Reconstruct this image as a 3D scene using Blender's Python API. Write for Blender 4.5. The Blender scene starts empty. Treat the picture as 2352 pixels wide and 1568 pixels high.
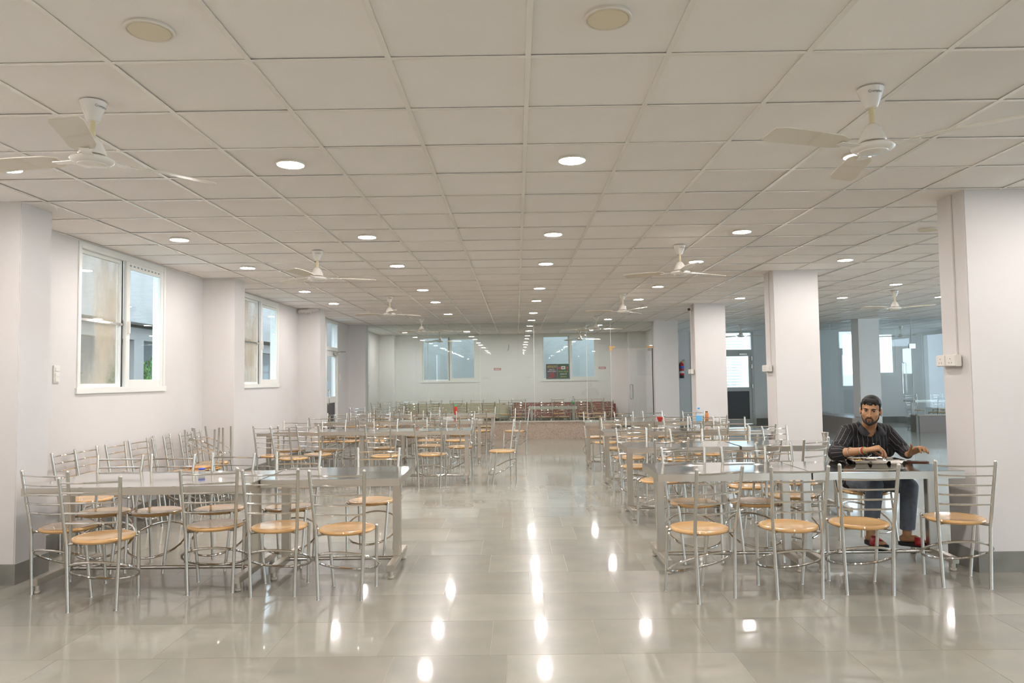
import bpy, bmesh, math, random
from mathutils import Vector, Matrix, Euler
import numpy as np
random.seed(7)
S = bpy.context.scene
COL = S.collection
PI = math.pi
# ------------------------------------------------------------------ camera
F_PX, PITCH, YAW, ROLL, CZ, HC = 1699.4, .0506, -.00542, -.01317, 1.463, 2.84
cp, sp, cy, sy, cr, sr = math.cos(PITCH), math.sin(PITCH), math.cos(YAW), math.sin(YAW), math.cos(ROLL), math.sin(ROLL)
Fw = Vector((sy*cp, cy*cp, sp)); R0 = Vector((cy, -sy, 0)); U0 = R0.cross(Fw)
Rv = R0*cr + U0*sr; Uv = -R0*sr + U0*cr
cam = bpy.data.objects.new('camera', bpy.data.cameras.new('camera')); COL.objects.link(cam)
cam.matrix_world = Matrix(((Rv.x, Uv.x, -Fw.x, 0), (Rv.y, Uv.y, -Fw.y, 0), (Rv.z, Uv.z, -Fw.z, CZ), (0, 0, 0, 1)))
cam.data.sensor_fit = 'HORIZONTAL'; cam.data.sensor_width = 36.0; cam.data.lens = F_PX/2352*36
cam.data.clip_end = 200; cam.data.clip_start = .05
S.camera = cam
# ------------------------------------------------------------------ world, exposure
W = bpy.data.worlds.new('overcast_sky'); S.world = W; W.use_nodes = True
bg = W.node_tree.nodes['Background']
bg.inputs[0].default_value = (.70, .85, 1.0, 1); bg.inputs[1].default_value = 3.2
S.view_settings.view_transform = 'Standard'; S.view_settings.look = 'None'
S.view_settings.gamma = 1; S.view_settings.use_curve_mapping = False; S.view_settings.exposure = 0.9
LAMP = 161.0
LAMP_COL = (1.0, .935, .91)
S.cycles.max_bounces = 10; S.cycles.diffuse_bounces = 7; S.cycles.glossy_bounces = 5; S.cycles.transparent_max_bounces = 16
S.cycles.transmission_bounces = 6; S.cycles.caustics_reflective = False; S.cycles.caustics_refractive = False
S.cycles.sample_clamp_indirect = 12.0; S.cycles.use_denoising = True

# ------------------------------------------------------------------ materials
MATS = {}
def mat(name, col, rough=.5, metal=0., spec=.5, coat=0., noise=None, bump=0., bscale=40., emit=None, coord='Object', trans=0., ior=1.45, alpha=1., rnd=0.):
    m = bpy.data.materials.new(name); m.use_nodes = True; MATS[name] = m
    nt = m.node_tree; b = nt.nodes['Principled BSDF']
    b.inputs['Base Color'].default_value = (*col, 1); b.inputs['Roughness'].default_value = rough
    b.inputs['Metallic'].default_value = metal; b.inputs['Specular IOR Level'].default_value = spec
    b.inputs['Coat Weight'].default_value = coat; b.inputs['Coat Roughness'].default_value = .058
    b.inputs['Transmission Weight'].default_value = trans; b.inputs['IOR'].default_value = ior
    b.inputs['Alpha'].default_value = alpha
    if emit: b.inputs['Emission Color'].default_value = (*emit[0], 1); b.inputs['Emission Strength'].default_value = emit[1]
    tc = nt.nodes.new('ShaderNodeTexCoord')
    src = None
    if noise:                                  # (second colour, scale, detail, contrast low, contrast high, stretch)
        c2, sc, det, lo, hi, st = noise
        mp = nt.nodes.new('ShaderNodeMapping'); mp.inputs['Scale'].default_value = st
        nt.links.new(tc.outputs[coord], mp.inputs[0])
        n = nt.nodes.new('ShaderNodeTexNoise'); n.inputs['Scale'].default_value = sc; n.inputs['Detail'].default_value = det
        nt.links.new(mp.outputs[0], n.inputs[0])
        r = nt.nodes.new('ShaderNodeMapRange'); r.inputs[1].default_value = lo; r.inputs[2].default_value = hi
        nt.links.new(n.outputs[0], r.inputs[0])
        mx = nt.nodes.new('ShaderNodeMix'); mx.data_type = 'RGBA'; mx.inputs[6].default_value = (*col, 1); mx.inputs[7].default_value = (*c2, 1)
        nt.links.new(r.outputs[0], mx.inputs[0]); src = mx.outputs[2]
    if rnd:
        oi = nt.nodes.new('ShaderNodeObjectInfo'); g = nt.nodes.new('ShaderNodeNewGeometry')
        ad = nt.nodes.new('ShaderNodeMath'); ad.operation = 'ADD'
        nt.links.new(oi.outputs['Random'], ad.inputs[0]); nt.links.new(g.outputs['Random Per Island'], ad.inputs[1])
        fr = nt.nodes.new('ShaderNodeMath'); fr.operation = 'FRACT'; nt.links.new(ad.outputs[0], fr.inputs[0])
        mr = nt.nodes.new('ShaderNodeMapRange'); mr.inputs[3].default_value = 1-rnd; mr.inputs[4].default_value = 1+rnd
        nt.links.new(fr.outputs[0], mr.inputs[0])
        hs = nt.nodes.new('ShaderNodeHueSaturation'); nt.links.new(mr.outputs[0], hs.inputs['Value'])
        if src: nt.links.new(src, hs.inputs['Color'])
        else: hs.inputs['Color'].default_value = (*col, 1)
        src = hs.outputs[0]
    if src: nt.links.new(src, b.inputs['Base Color'])
    if bump:
        n2 = nt.nodes.new('ShaderNodeTexNoise'); n2.inputs['Scale'].default_value = bscale; n2.inputs['Detail'].default_value = 3
        nt.links.new(tc.outputs[coord], n2.inputs[0])
        bp = nt.nodes.new('ShaderNodeBump'); bp.inputs['Strength'].default_value = bump; bp.inputs['Distance'].default_value = .01
        nt.links.new(n2.outputs[0], bp.inputs['Height']); nt.links.new(bp.outputs[0], b.inputs['Normal'])
    return m
def glass(name, tint, refl=1.0, rough=0.0, film=None):
    """clear pane: straight-through tinted light plus a Fresnel mirror reflection"""
    m = bpy.data.materials.new(name); m.use_nodes = True; MATS[name] = m
    nt = m.node_tree; nt.nodes.clear()
    out = nt.nodes.new('ShaderNodeOutputMaterial'); t = nt.nodes.new('ShaderNodeBsdfTransparent'); t.inputs[0].default_value = (*tint, 1)
    g = nt.nodes.new('ShaderNodeBsdfGlossy'); g.inputs['Roughness'].default_value = rough; g.inputs[0].default_value = (refl, refl, refl, 1)
    ge = nt.nodes.new('ShaderNodeNewGeometry'); dt = nt.nodes.new('ShaderNodeVectorMath'); dt.operation = 'DOT_PRODUCT'
    nt.links.new(ge.outputs['Incoming'], dt.inputs[0]); nt.links.new(ge.outputs['Normal'], dt.inputs[1])
    def math_(op, a, b=None, clamp=False):
        n_ = nt.nodes.new('ShaderNodeMath'); n_.operation = op; n_.use_clamp = clamp
        for i_, q_ in enumerate((a, b)):
            if q_ is None: continue
            if isinstance(q_, (int, float)): n_.inputs[i_].default_value = q_
            else: nt.links.new(q_, n_.inputs[i_])
        return n_.outputs[0]
    sch = math_('POWER', math_('SUBTRACT', 1.0, math_('ABSOLUTE', dt.outputs['Value']), True), 5.0)   # Schlick reflectance of one face
    f_ = math_('ADD', math_('MULTIPLY', sch, .90), .045)
    mx = nt.nodes.new('ShaderNodeMixShader'); nt.links.new(f_, mx.inputs[0])
    base = t.outputs[0]
    if film:                                    # stained plastic film on the pane: (colour, amount)
        d = nt.nodes.new('ShaderNodeBsdfDiffuse'); d.inputs[0].default_value = (*film[0], 1)
        tl = nt.nodes.new('ShaderNodeBsdfTranslucent'); tl.inputs[0].default_value = (*film[0], 1)
        ms = nt.nodes.new('ShaderNodeMixShader'); ms.inputs[0].default_value = .5
        nt.links.new(d.outputs[0], ms.inputs[1]); nt.links.new(tl.outputs[0], ms.inputs[2])
        tc = nt.nodes.new('ShaderNodeTexCoord'); mp = nt.nodes.new('ShaderNodeMapping'); mp.inputs['Scale'].default_value = (1, 2.0, .7)
        mp.inputs['Rotation'].default_value = (.35, 0, 0)
        n = nt.nodes.new('ShaderNodeTexNoise'); n.inputs['Scale'].default_value = 1.3; n.inputs['Detail'].default_value = 4
        nt.links.new(tc.outputs['Object'], mp.inputs[0]); nt.links.new(mp.outputs[0], n.inputs[0])
        r = nt.nodes.new('ShaderNodeMapRange'); r.inputs[1].default_value = .42; r.inputs[2].default_value = .66; r.inputs[3].default_value = film[1]*.25; r.inputs[4].default_value = film[1]
        nt.links.new(n.outputs[0], r.inputs[0])
        mf = nt.nodes.new('ShaderNodeMixShader'); nt.links.new(r.outputs[0], mf.inputs[0]); nt.links.new(base, mf.inputs[1]); nt.links.new(ms.outputs[0], mf.inputs[2])
        base = mf.outputs[0]
    nt.links.new(base, mx.inputs[1]); nt.links.new(g.outputs[0], mx.inputs[2]); nt.links.new(mx.outputs[0], out.inputs[0])
    return m
M = MATS
mat('wall_paint', (.70, .675, .655), .6, spec=.3, noise=((.67, .635, .605), 1.1, 5, .45, .75, (1, 1, 1)), coord='Object')
mat('far_paint', (.80, .79, .77), .6, spec=.3)
mat('ceiling_tile', (.92, .885, .86), .85, spec=.2, bump=.12, bscale=160, noise=((.88, .84, .81), .8, 3, .4, .7, (1, 1, 1)), rnd=.025)
mat('grid_white', (.86, .82, .765), .25, spec=.5)
mat('floor_stone', (.325, .308, .255), .26, spec=.3, coat=.55, rnd=.10, noise=((.28, .275, .235), 3.0, 6, .35, .7, (1, 1.3, 1)), bump=.022, bscale=6)
mat('grout', (.42, .34, .24), .5)
mat('skirting_stone', (.26, .255, .225), .3, spec=.5, noise=((.20, .20, .18), 4, 4, .4, .7, (1, 1, 1)))
mat('granite', (.52, .41, .32), .3, spec=.5, noise=((.22, .17, .13), 130, 3, .48, .62, (1, 1, 1)))
mat('granite_dark', (.33, .28, .25), .3, spec=.5, noise=((.14, .11, .10), 150, 3, .48, .62, (1, 1, 1)))
mat('granite_cap', (.60, .52, .43), .2, noise=((.35, .28, .22), 60, 3, .45, .65, (1, 1, 1)))
mat('satin_steel', (.60, .57, .51), .26, 1.0, bump=.02, bscale=60)
mat('chrome', (.74, .72, .69), .09, 1.0)
mat('table_steel', (.64, .62, .59), .10, 1.0, bump=.010, bscale=5)
mat('brushed_steel', (.57, .53, .465), .34, 1.0, bump=.015, bscale=30)
mat('seat_laminate', (.74, .46, .20), .22, spec=.5, coat=.6, noise=((.66, .36, .13), 3.0, 4, .4, .7, (1, 4, 1)), rnd=.06)
mat('rubber', (.55, .50, .42), .6)
mat('black_plastic', (.02, .02, .02), .4)
mat('white_plastic', (.80, .77, .72), .35)
mat('upvc', (.80, .80, .76), .35)
mat('aluminium_frame', (.60, .61, .58), .4)
mat('gasket', (.03, .03, .03), .6)
mat('dark_panel', (.10, .10, .105), .6)
mat('fan_white', (.80, .76, .70), .25, coat=.3)
mat('fan_rod', (.70, .62, .38), .35)
mat('fan_blade', (.72, .66, .55), .35, noise=((.50, .40, .27), 5, 4, .5, .75, (1, 1, 1)))
mat('led', (1, 1, 1), .5, emit=(LAMP_COL, LAMP))
mat('dead_diffuser', (.74, .665, .50), .5)
mat('lamp_frame', (.75, .70, .62), .4)
mat('ink', (.03, .03, .05), .5)
mat('red_plastic', (.75, .035, .02), .3, coat=.3)
mat('green_plastic', (.02, .45, .12), .35)
mat('blue_plastic', (.05, .12, .62), .35)
mat('cap_blue', (.10, .42, .85), .35)
mat('label_blue', (.18, .52, .85), .5)
mat('label_orange', (.75, .25, .06), .5)
mat('juice', (.60, .25, .08), .25)
mat('brown_scrap', (.20, .08, .04), .6)
mat('paper_white', (.80, .78, .74), .7)
mat('cloth_cream', (.72, .64, .50), .9)
mat('brass', (.80, .52, .25), .3, 1.0)
mat('extinguisher_red', (.55, .02, .03), .3, coat=.3)
mat('yellow_paint', (.75, .60, .08), .4)
mat('leaf', (.10, .24, .05), .6, rnd=.35)
mat('bark', (.14, .09, .05), .8)
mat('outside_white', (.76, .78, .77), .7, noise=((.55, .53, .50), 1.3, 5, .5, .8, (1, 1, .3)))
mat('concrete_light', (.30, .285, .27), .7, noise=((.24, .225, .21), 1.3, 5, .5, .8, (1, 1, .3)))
mat('outside_ground', (.34, .33, .30), .8)
mat('tape', (.22, .25, .25), .5)
mat('stain', (.60, .47, .33), .8)
glass('partition_glass', (.915, .955, .945), 1.0)
glass('partition_glass_blue', (.945, .968, .975), 1.0)
glass('window_glass', (.94, .97, .97), 1.0)
glass('filmed_glass', (.92, .93, .92), 1.0, film=((.60, .49, .37), .68))
glass('clear_plastic', (.90, .94, .96), 1.0)
glass('jar_glass', (.88, .90, .92), 1.0)

# ------------------------------------------------------------------ mesh builder
class MB:
    def __init__(s): s.v = []; s.f = []
    def add(s, vs, fs, T=None):
        k = len(s.v); s.v += [tuple(T @ Vector(p)) if T else tuple(p) for p in vs]; s.f += [tuple(i+k for i in q) for q in fs]; return s
    def box(s, x0, x1, y0, y1, z0, z1, T=None):
        return s.add([(x0,y0,z0),(x1,y0,z0),(x1,y1,z0),(x0,y1,z0),(x0,y0,z1),(x1,y0,z1),(x1,y1,z1),(x0,y1,z1)],
                     [(0,3,2,1),(4,5,6,7),(0,1,5,4),(1,2,6,5),(2,3,7,6),(3,0,4,7)], T)
    def bbox(s, x0, x1, y0, y1, z0, z1, b=.004, T=None):       # box with chamfered edges
        c = [(x0,x1),(y0,y1),(z0,z1)]; bm = bmesh.new(); vs = [bm.verts.new((c[0][i&1], c[1][(i>>1)&1], c[2][(i>>2)&1])) for i in range(8)]
        for q in ((0,2,3,1),(4,5,7,6),(0,1,5,4),(1,3,7,5),(3,2,6,7),(2,0,4,6)): bm.faces.new([vs[i] for i in q])
        bmesh.ops.bevel(bm, geom=bm.edges[:], offset=b, segments=2, affect='EDGES')
        bm.verts.index_update(); s.add([v.co[:] for v in bm.verts], [[v.index for v in f.verts] for f in bm.faces], T); bm.free(); return s
    def tube(s, path, r, n=8, closed=False, cap=True, T=None):
        P = [Vector(p) for p in path]; m = len(P); rs = r if isinstance(r, (list, tuple)) else [r]*m
        vs = []; fs = []; up = None
        for i, p in enumerate(P):
            a = P[i-1] if (i > 0 or closed) else p; b = P[(i+1) % m] if (i < m-1 or closed) else p
            d = (b-a).normalized()
            if up is None:
                up = Vector((0,0,1)) if abs(d.z) < .9 else Vector((1,0,0))
            x = d.cross(up).normalized(); up = x.cross(d).normalized()
            for k in range(n):
                t = 2*PI*k/n; vs.append(p + x*math.cos(t)*rs[i] + up*math.sin(t)*rs[i])
        for i in range(m if closed else m-1):
            j = (i+1) % m
            for k in range(n): fs.append((i*n+k, i*n+(k+1)%n, j*n+(k+1)%n, j*n+k))
        if cap and not closed: fs.append(tuple(range(n))[::-1]); fs.append(tuple((m-1)*n+k for k in range(n)))
        # outward orientation
        fs = [tuple(reversed(q)) for q in fs]
        return s.add(vs, fs, T)
    def lathe(s, prof, n=24, T=None):
        vs = []; fs = []; m = len(prof)
        for r, z in prof:
            for k in range(n): t = 2*PI*k/n; vs.append((r*math.cos(t), r*math.sin(t), z))
        for i in range(m-1):
            for k in range(n): fs.append((i*n+k, i*n+(k+1)%n, (i+1)*n+(k+1)%n, (i+1)*n+k))
        fs.append(tuple(reversed(range(n)))); fs.append(tuple((m-1)*n+k for k in range(n)))
        return s.add(vs, fs, T)
    def ball(s, c, r, n=12, m=8, R=None):
        c = Vector(c); r = r if isinstance(r, (list, tuple)) else (r, r, r); vs = []; fs = []
        for i in range(m+1):
            a = -PI/2+PI*i/m
            for k in range(n):
                t = 2*PI*k/n; p = Vector((r[0]*math.cos(a)*math.cos(t), r[1]*math.cos(a)*math.sin(t), r[2]*math.sin(a)))
                vs.append(c + (R @ p if R else p))
        for i in range(m):
            for k in range(n): fs.append((i*n+k, i*n+(k+1)%n, (i+1)*n+(k+1)%n, (i+1)*n+k))
        return s.add(vs, fs)
    def cone(s, a, ra, b, rb, n=14):                            # closed round cone for the bodies
        a = Vector(a); b = Vector(b); L = (b-a).length
        d = (b-a)/max(L, 1e-6); st = []
        for i in range(5): t = PI/2*(1-i/4); st.append((a - d*ra*math.sin(t), max(ra*math.cos(t), 1e-4)))
        for i in range(5): t = PI/2*i/4; st.append((b + d*rb*math.sin(t), max(rb*math.cos(t), 1e-4)))
        return s.tube([p for p, _ in st], [r for _, r in st], n)
    def mesh(s, name):
        me = bpy.data.meshes.new(name); me.from_pydata(s.v, [], s.f); me.validate(); return me
    def build(s, name, material, parent=None, smooth=False, loc=None, sharp=None):
        return link(name, s.finish(name, material, smooth, sharp), parent, loc)
    def finish(s, name, material, smooth=False, sharp=None):
        me = s.mesh(name); me.materials.append(M[material])
        if smooth:
            me.polygons.foreach_set('use_smooth', [True]*len(me.polygons))
            me.set_sharp_from_angle(angle=math.radians(sharp or 40))
        return me
def link(name, me, parent=None, loc=None, rotz=None):
    o = bpy.data.objects.new(name, me); COL.objects.link(o)
    if parent: o.parent = parent
    if loc: o.location = loc
    if rotz is not None: o.rotation_euler = (0, 0, rotz)
    return o
def tag(o, label, cat, group=None, kind=None):
    o['label'] = label; o['category'] = cat
    if group: o['group'] = group
    if kind: o['kind'] = kind
    return o
def thing(name, label, cat, loc=(0,0,0), rotz=0, group=None, kind=None):
    o = bpy.data.objects.new(name, None); COL.objects.link(o); o.location = loc; o.rotation_euler = (0,0,rotz); o.empty_display_size = .1
    return tag(o, label, cat, group, kind)
def box(name, m, x0, x1, y0, y1, z0, z1, parent=None, b=0):
    return (MB().bbox(x0,x1,y0,y1,z0,z1,b) if b else MB().box(x0,x1,y0,y1,z0,z1)).build(name, m, parent, smooth=bool(b))
def rotm(x=0, y=0, z=0, loc=(0,0,0)): return Matrix.Translation(loc) @ Euler((x,y,z)).to_matrix().to_4x4()
ORD = ['', 'first', 'second', 'third', 'fourth', 'fifth', 'sixth', 'seventh', 'eighth', 'ninth', 'tenth', 'eleventh', 'twelfth']
def project(p):
    d = Vector(p) - Vector((0,0,CZ)); z = d.dot(Fw)
    if z < .1: return None
    return 1176+F_PX*d.dot(Rv)/z, 784-F_PX*d.dot(Uv)/z, z

# ------------------------------------------------------------------ room shell
XL, XR, YB, YF = -4.14, 13.6, -6.0, 22.7
XG = .0686; YG = 3.1085                                        # ceiling grid origin
# floor: stone slabs on a grout bed
fl = box('floor', 'grout', XL-.3, XR+.3, YB-.2, YF+.3, -.20, -.0012)
tag(fl, 'polished grey green stone slab floor of the dining hall', 'floor', kind='structure')
SW, SD = .60, .561
slabs = []
j = 0; y = 4.01 - SD*18
while y < YF:
    off = ((j*37) % 100)/100*SW if j % 2 else ((j*53) % 100)/100*SW
    off = (.38, .10, .02, .31, .22, .47)[j % 6]
    x = XL - SW + off
    while x < XR:
        x0, x1, y0, y1 = max(x, XL), min(x+SW, XR), max(y, YB), min(y+SD, YF)
        if x1-x0 > .02 and y1-y0 > .02: slabs.append((x0, x1, y0, y1))
        x += SW
    y += SD; j += 1
def seen(c, w=80):
    q = project(c); return q is not None and -w < q[0] < 2352+w and -w < q[1] < 1568+w
vis = sorted([s_ for s_ in slabs if seen(((s_[0]+s_[1])/2, (s_[2]+s_[3])/2, 0), 220) or (s_[3] > 3 and s_[3] < 3.8 and abs(s_[0]) < 2.6)], key=lambda s_: s_[3]**2+.3*s_[0]**2)[:290]
vset = set(vis); cache = {}
rest = MB(); g = .0008
for s_ in slabs:
    w, d = round(s_[1]-s_[0], 3), round(s_[3]-s_[2], 3)
    if s_ in vset:
        if (w, d) not in cache: cache[(w, d)] = MB().bbox(-w/2+g, w/2-g, -d/2+g, d/2-g, -.02, 0, .0005).finish('slab', 'floor_stone')
        link('slab', cache[(w, d)], fl, ((s_[0]+s_[1])/2, (s_[2]+s_[3])/2, random.uniform(-.0001, 0)))
    else: rest.box(s_[0]+g, s_[1]-g, s_[2]+g, s_[3]-g, -.02, 0)
o = rest.build('distant_slabs', 'floor_stone', fl); o['kind'] = 'stuff'
# ceiling
ce = box('ceiling', 'grout', XL-.3, XR+.3, YB-.2, YF+.3, HC+.026, HC+.2)
tag(ce, 'white suspended tile ceiling with exposed metal grid', 'ceiling', kind='structure')
tiles = []
for i in range(-8, 23):
    for jj in range(-16, 34):
        x0, x1 = max(XG+.6*i, XL), min(XG+.6*(i+1), XR); y0, y1 = max(YG+.6*jj, YB), min(YG+.6*(jj+1), YF)
        if x1-x0 > .02 and y1-y0 > .02: tiles.append((round(x0,4), round(x1,4), round(y0,4), round(y1,4)))
visT = sorted([t for t in tiles if seen(((t[0]+t[1])/2, (t[2]+t[3])/2, HC), 200)], key=lambda t: t[3]**2+.3*t[0]**2)[:290]
vset = set(visT); rest = MB(); cache = {}
for t in tiles:
    w, d = round(t[1]-t[0], 3), round(t[3]-t[2], 3)
    if t in vset:
        if (w, d) not in cache: cache[(w, d)] = MB().bbox(-w/2+.004, w/2-.004, -d/2+.004, d/2-.004, .0, .014, .002).finish('ceiling_panel', 'ceiling_tile')
        link('ceiling_panel', cache[(w, d)], ce, ((t[0]+t[1])/2, (t[2]+t[3])/2, HC+.006+random.uniform(0, .004)))
    else: rest.box(t[0]+.004, t[1]-.004, t[2]+.004, t[3]-.004, HC+.007, HC+.018)
o = rest.build('distant_panels', 'ceiling_tile', ce); o['kind'] = 'stuff'
for i in range(-7, 23):
    x = XG+.6*i
    if XL < x < XR: box('grid_runner', 'grid_white', x-.012, x+.012, YB, YF, HC, HC+.003, ce)
for jj in range(-15, 33):
    y = YG+.6*jj
    if YB < y < YF: box('grid_tee', 'grid_white', XL, XR, y-.0115, y+.0115, HC+.0008, HC+.0035, ce)

def wall_x(name, x0, x1, y0, y1, openings, label, m='wall_paint'):
    """wall along Y with openings (ya, yb, za, zb)"""
    b = MB(); y = y0
    for ya, yb, za, zb in sorted(openings):
        b.box(x0, x1, y, ya, 0, HC+.1)
        if za > 0: b.box(x0, x1, ya, yb, 0, za)
        if zb < HC+.1: b.box(x0, x1, ya, yb, zb, HC+.1)
        y = yb
    b.box(x0, x1, y, y1, 0, HC+.1)
    return tag(b.build(name, m), label, 'wall', kind='structure')
def wall_y(name, y0, y1, x0, x1, openings, label, m='wall_paint'):
    b = MB(); x = x0
    for xa, xb, za, zb in sorted(openings):
        b.box(x, xa, y0, y1, 0, HC+.1)
        if za > 0: b.box(xa, xb, y0, y1, 0, za)
        if zb < HC+.1: b.box(xa, xb, y0, y1, zb, HC+.1)
        x = xb
    b.box(x, x1, y0, y1, 0, HC+.1)
    return tag(b.build(name, m), label, 'wall', kind='structure')
WZ0, WZ1 = 1.38, 2.83
wall_x('wall_left', XL-.14, XL, YB, YF, [(6.94, 8.68, WZ0, WZ1), (11.08, 12.84, WZ0, WZ1), (16.05, 17.10, 0, 2.82), (19.2, 20.8, WZ0, WZ1), (-3.5, -1.8, WZ0, WZ1)],
       'pinkish white painted side wall with tall windows')
wall_y('wall_back', YF, YF+.22, XL, XR, [(-2.93, -1.17, WZ0, WZ1), (.76, 2.52, WZ0, WZ1), (5.33, 7.27, 0, 2.82), (9.93, 11.64, WZ0, 2.80)],
       'far white wall behind the glass partitions', 'far_paint')
wall_y('wall_front', YB-.22, YB, XL, XR, [(6, 8, 0, 2.4)], 'white wall behind the viewer', 'wall_paint')
RW = [(-5, -1.2), (-.6, 3.2), (3.8, 7.6), (8.2, 12.0), (12.6, 16.4), (19.0, 21.2)]  # unseen window openings, enlarged to bring more daylight into the right side
wall_x('wall_right', XR, XR+.22, YB, YF, [(a, b, .25 if a < 17 else .85, WZ1) for a, b in RW], 'white outer wall with windows enlarged for daylight beyond the right hand columns', 'far_paint')
tag(box('wall_inner', 'far_paint', 3.90, 4.02, 18.72, YF, 0, HC), 'inner white wall closing the far glass room beside the entrance lobby', 'wall', kind='structure')
# baseboards
for nm, a in (('baseboard_left', (XL, XL+.018, YB, 16.03, 0, .15)), ('baseboard_back', (4.02, 5.30, YF-.018, YF, 0, .14)), ('baseboard_right', (7.30, XR, YF-.018, YF, 0, .17)),
              ('baseboard_far', (XL, 3.9, YF-.018, YF, 0, .14))):
    tag(box(nm, 'skirting_stone', *a, b=.003), {'baseboard_left': 'grey stone skirting along the left wall', 'baseboard_back': 'grey stone skirting under the fire extinguisher',
        'baseboard_right': 'dark stone skirting along the far right wall', 'baseboard_far': 'stone skirting in the far glass room'}[nm], 'skirting', kind='structure')
# columns
def column(x0, x1, y0, y1, label, m='wall_paint', conduit=None):
    c = MB().bbox(x0, x1, y0, y1, 0, HC+.02, .006).build('column', m, smooth=True)
    tag(c, label, 'column', kind='structure')
    b = MB().box(x0-.014, x1+.014, y0-.014, y1+.014, 0, .15)
    b.build('skirting', 'skirting_stone', c)
    if conduit:
        y, z0 = conduit
        MB().bbox(x0-.012, x0, y-.020, y+.020, z0, HC, .002).build('cable_trunking', 'wall_paint', c, smooth=True)
    return c
for k, (y0, t) in enumerate(((5.50, 'nearest'), (9.73, 'second'), (14.0, 'third'), (18.17, 'farthest'))):
    column(XL-.05, -3.715, y0, y0+.37, f'white pier on the left wall, {t} to the viewer')
for k, (y0, t) in enumerate(((5.54, 'nearest to the viewer'), (9.70, 'behind the seated man, second in line'), (14.03, 'third in line, carrying the security camera'), (18.17, 'fourth in line, at the end of the glass partition'))):
    column(3.39, 3.98, y0, y0+.36, f'square white column {t}', conduit=(y0+.17, 1.6) if k < 3 else None)
column(8.53, 9.05, 18.45, 18.85, 'grey shaded column beyond the seated man at the glass room', 'far_paint')
column(XL-.05, -3.69, 22.32, YF+.05, 'pale pier in the left rear corner of the glass room', 'far_paint')
column(3.40, 3.95, 22.32, YF+.05, 'pale pier in the right rear corner of the glass room', 'far_paint')

# ------------------------------------------------------------------ windows and doors
def window(name, label, ax, pos, a0, a1, z0, z1, film=False, bar=False, handle=True, material='upvc', inner=-1):
    """sliding casement; ax 'x' = wall at x=pos running along Y, 'y' = wall at y=pos running along X; room side at -inner"""
    w = thing(name, label, 'window', kind='structure')
    def bx(n, m, u0, u1, d0, d1, za, zb, par=w, b=.003):
        if ax == 'x2': return box(n, m, pos-d1, pos-d0, u0, u1, za, zb, par, b)
        if ax == 'x': return box(n, m, pos+d0, pos+d1, u0, u1, za, zb, par, b)
        return box(n, m, u0, u1, pos-d1, pos-d0, za, zb, par, b)
    mid = (a0+a1)/2; f = .05
    bx('frame_jamb', material, a0, a0+f, -.12, .012, z0, z1); bx('frame_jamb', material, a1-f, a1, -.12, .012, z0, z1)
    bx('frame_head', material, a0+f, a1-f, -.12, .012, z1-.06, z1); bx('frame_sill', material, a0-.02, a1+.02, -.12, .02, z0-.005, z0+.055)
    L, Rr = (a0+f, mid), (mid, a1-f)
    g1 = bx('gasket_strip', 'gasket', mid-.02, mid-.006, -.07, -.03, z0+.055, z1-.06)
    # first leaf (outer track)
    s1 = thing_part('sash', w)
    t = .035
    for q in ((L[0], L[0]+t, z0+.055, z1-.06), (L[1]-t-.02, L[1]-.02, z0+.055, z1-.06), (L[0]+t, L[1]-t-.02, z0+.055, z0+.055+t), (L[0]+t, L[1]-t-.02, z1-.06-t, z1-.06)):
        bx('sash_rail', material, q[0], q[1], -.075, -.035, q[2], q[3], s1)
    bx('pane', 'filmed_glass' if film else 'window_glass', L[0]+t, L[1]-t-.02, -.057, -.053, z0+.055+t, z1-.06-t, s1, 0)
    if bar: bx('restrictor_bar', 'chrome', L[0], L[1]-.02, -.035, -.02, 2.08, 2.105, w)
    s2 = thing_part('sash', w); t = .075
    for q in ((Rr[0], Rr[0]+t, z0+.055, z1-.06), (Rr[1]-t, Rr[1], z0+.055, z1-.06), (Rr[0]+t, Rr[1]-t, z0+.055, z0+.055+t), (Rr[0]+t, Rr[1]-t, z1-.06-t, z1-.06)):
        bx('sash_rail', material, q[0], q[1], -.03, .006, q[2], q[3], s2)
    bx('pane', 'window_glass', Rr[0]+t, Rr[1]-t, -.014, -.010, z0+.055+t, z1-.06-t, s2, 0)
    if handle: bx('handle', 'white_plastic', Rr[0]+.02, Rr[0]+.045, .006, .03, 2.0, 2.13, s2)
    if film:                                     # printed protective tape along the head
        for k in range(9):
            u = Rr[0]+.06+k*(Rr[1]-Rr[0]-.12)/9
            bx('tape_mark', 'tape', u, u+.035, .006, .0068, z1-.06-.045, z1-.06-.03, s2, 0)
    return w
def thing_part(name, parent):
    o = bpy.data.objects.new(name, None); COL.objects.link(o); o.parent = parent; return o
window('window_1', 'nearest tall window in the left wall, brown stained film on one leaf', 'x', XL, 6.94, 8.68, WZ0, WZ1, film=True, bar=True)
window('window_2', 'second tall window in the left wall, beyond the second pier', 'x', XL, 11.08, 12.84, WZ0, WZ1, film=True, bar=True)
window('window_3', 'narrowly seen window in the left wall inside the far glass room', 'x', XL, 19.2, 20.8, WZ0, WZ1)
window('window_4', 'left window in the far wall behind the glass partition', 'y', YF, -2.93, -1.17, WZ0, WZ1)
window('window_5', 'far wall window with the organ donation poster', 'y', YF, .76, 2.52, WZ0, WZ1)
window('window_6', 'bright daylight window behind the grey column on the right', 'y', YF, 9.93, 11.64, WZ0, 2.80)
for k, (a, b) in enumerate(RW): window(f'window_{7+k}', f'unseen window in the outer right wall enlarged for more daylight, {ORD[k+1]} along', 'x2', XR, a, b, .25 if a < 17 else .85, WZ1)
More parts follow.
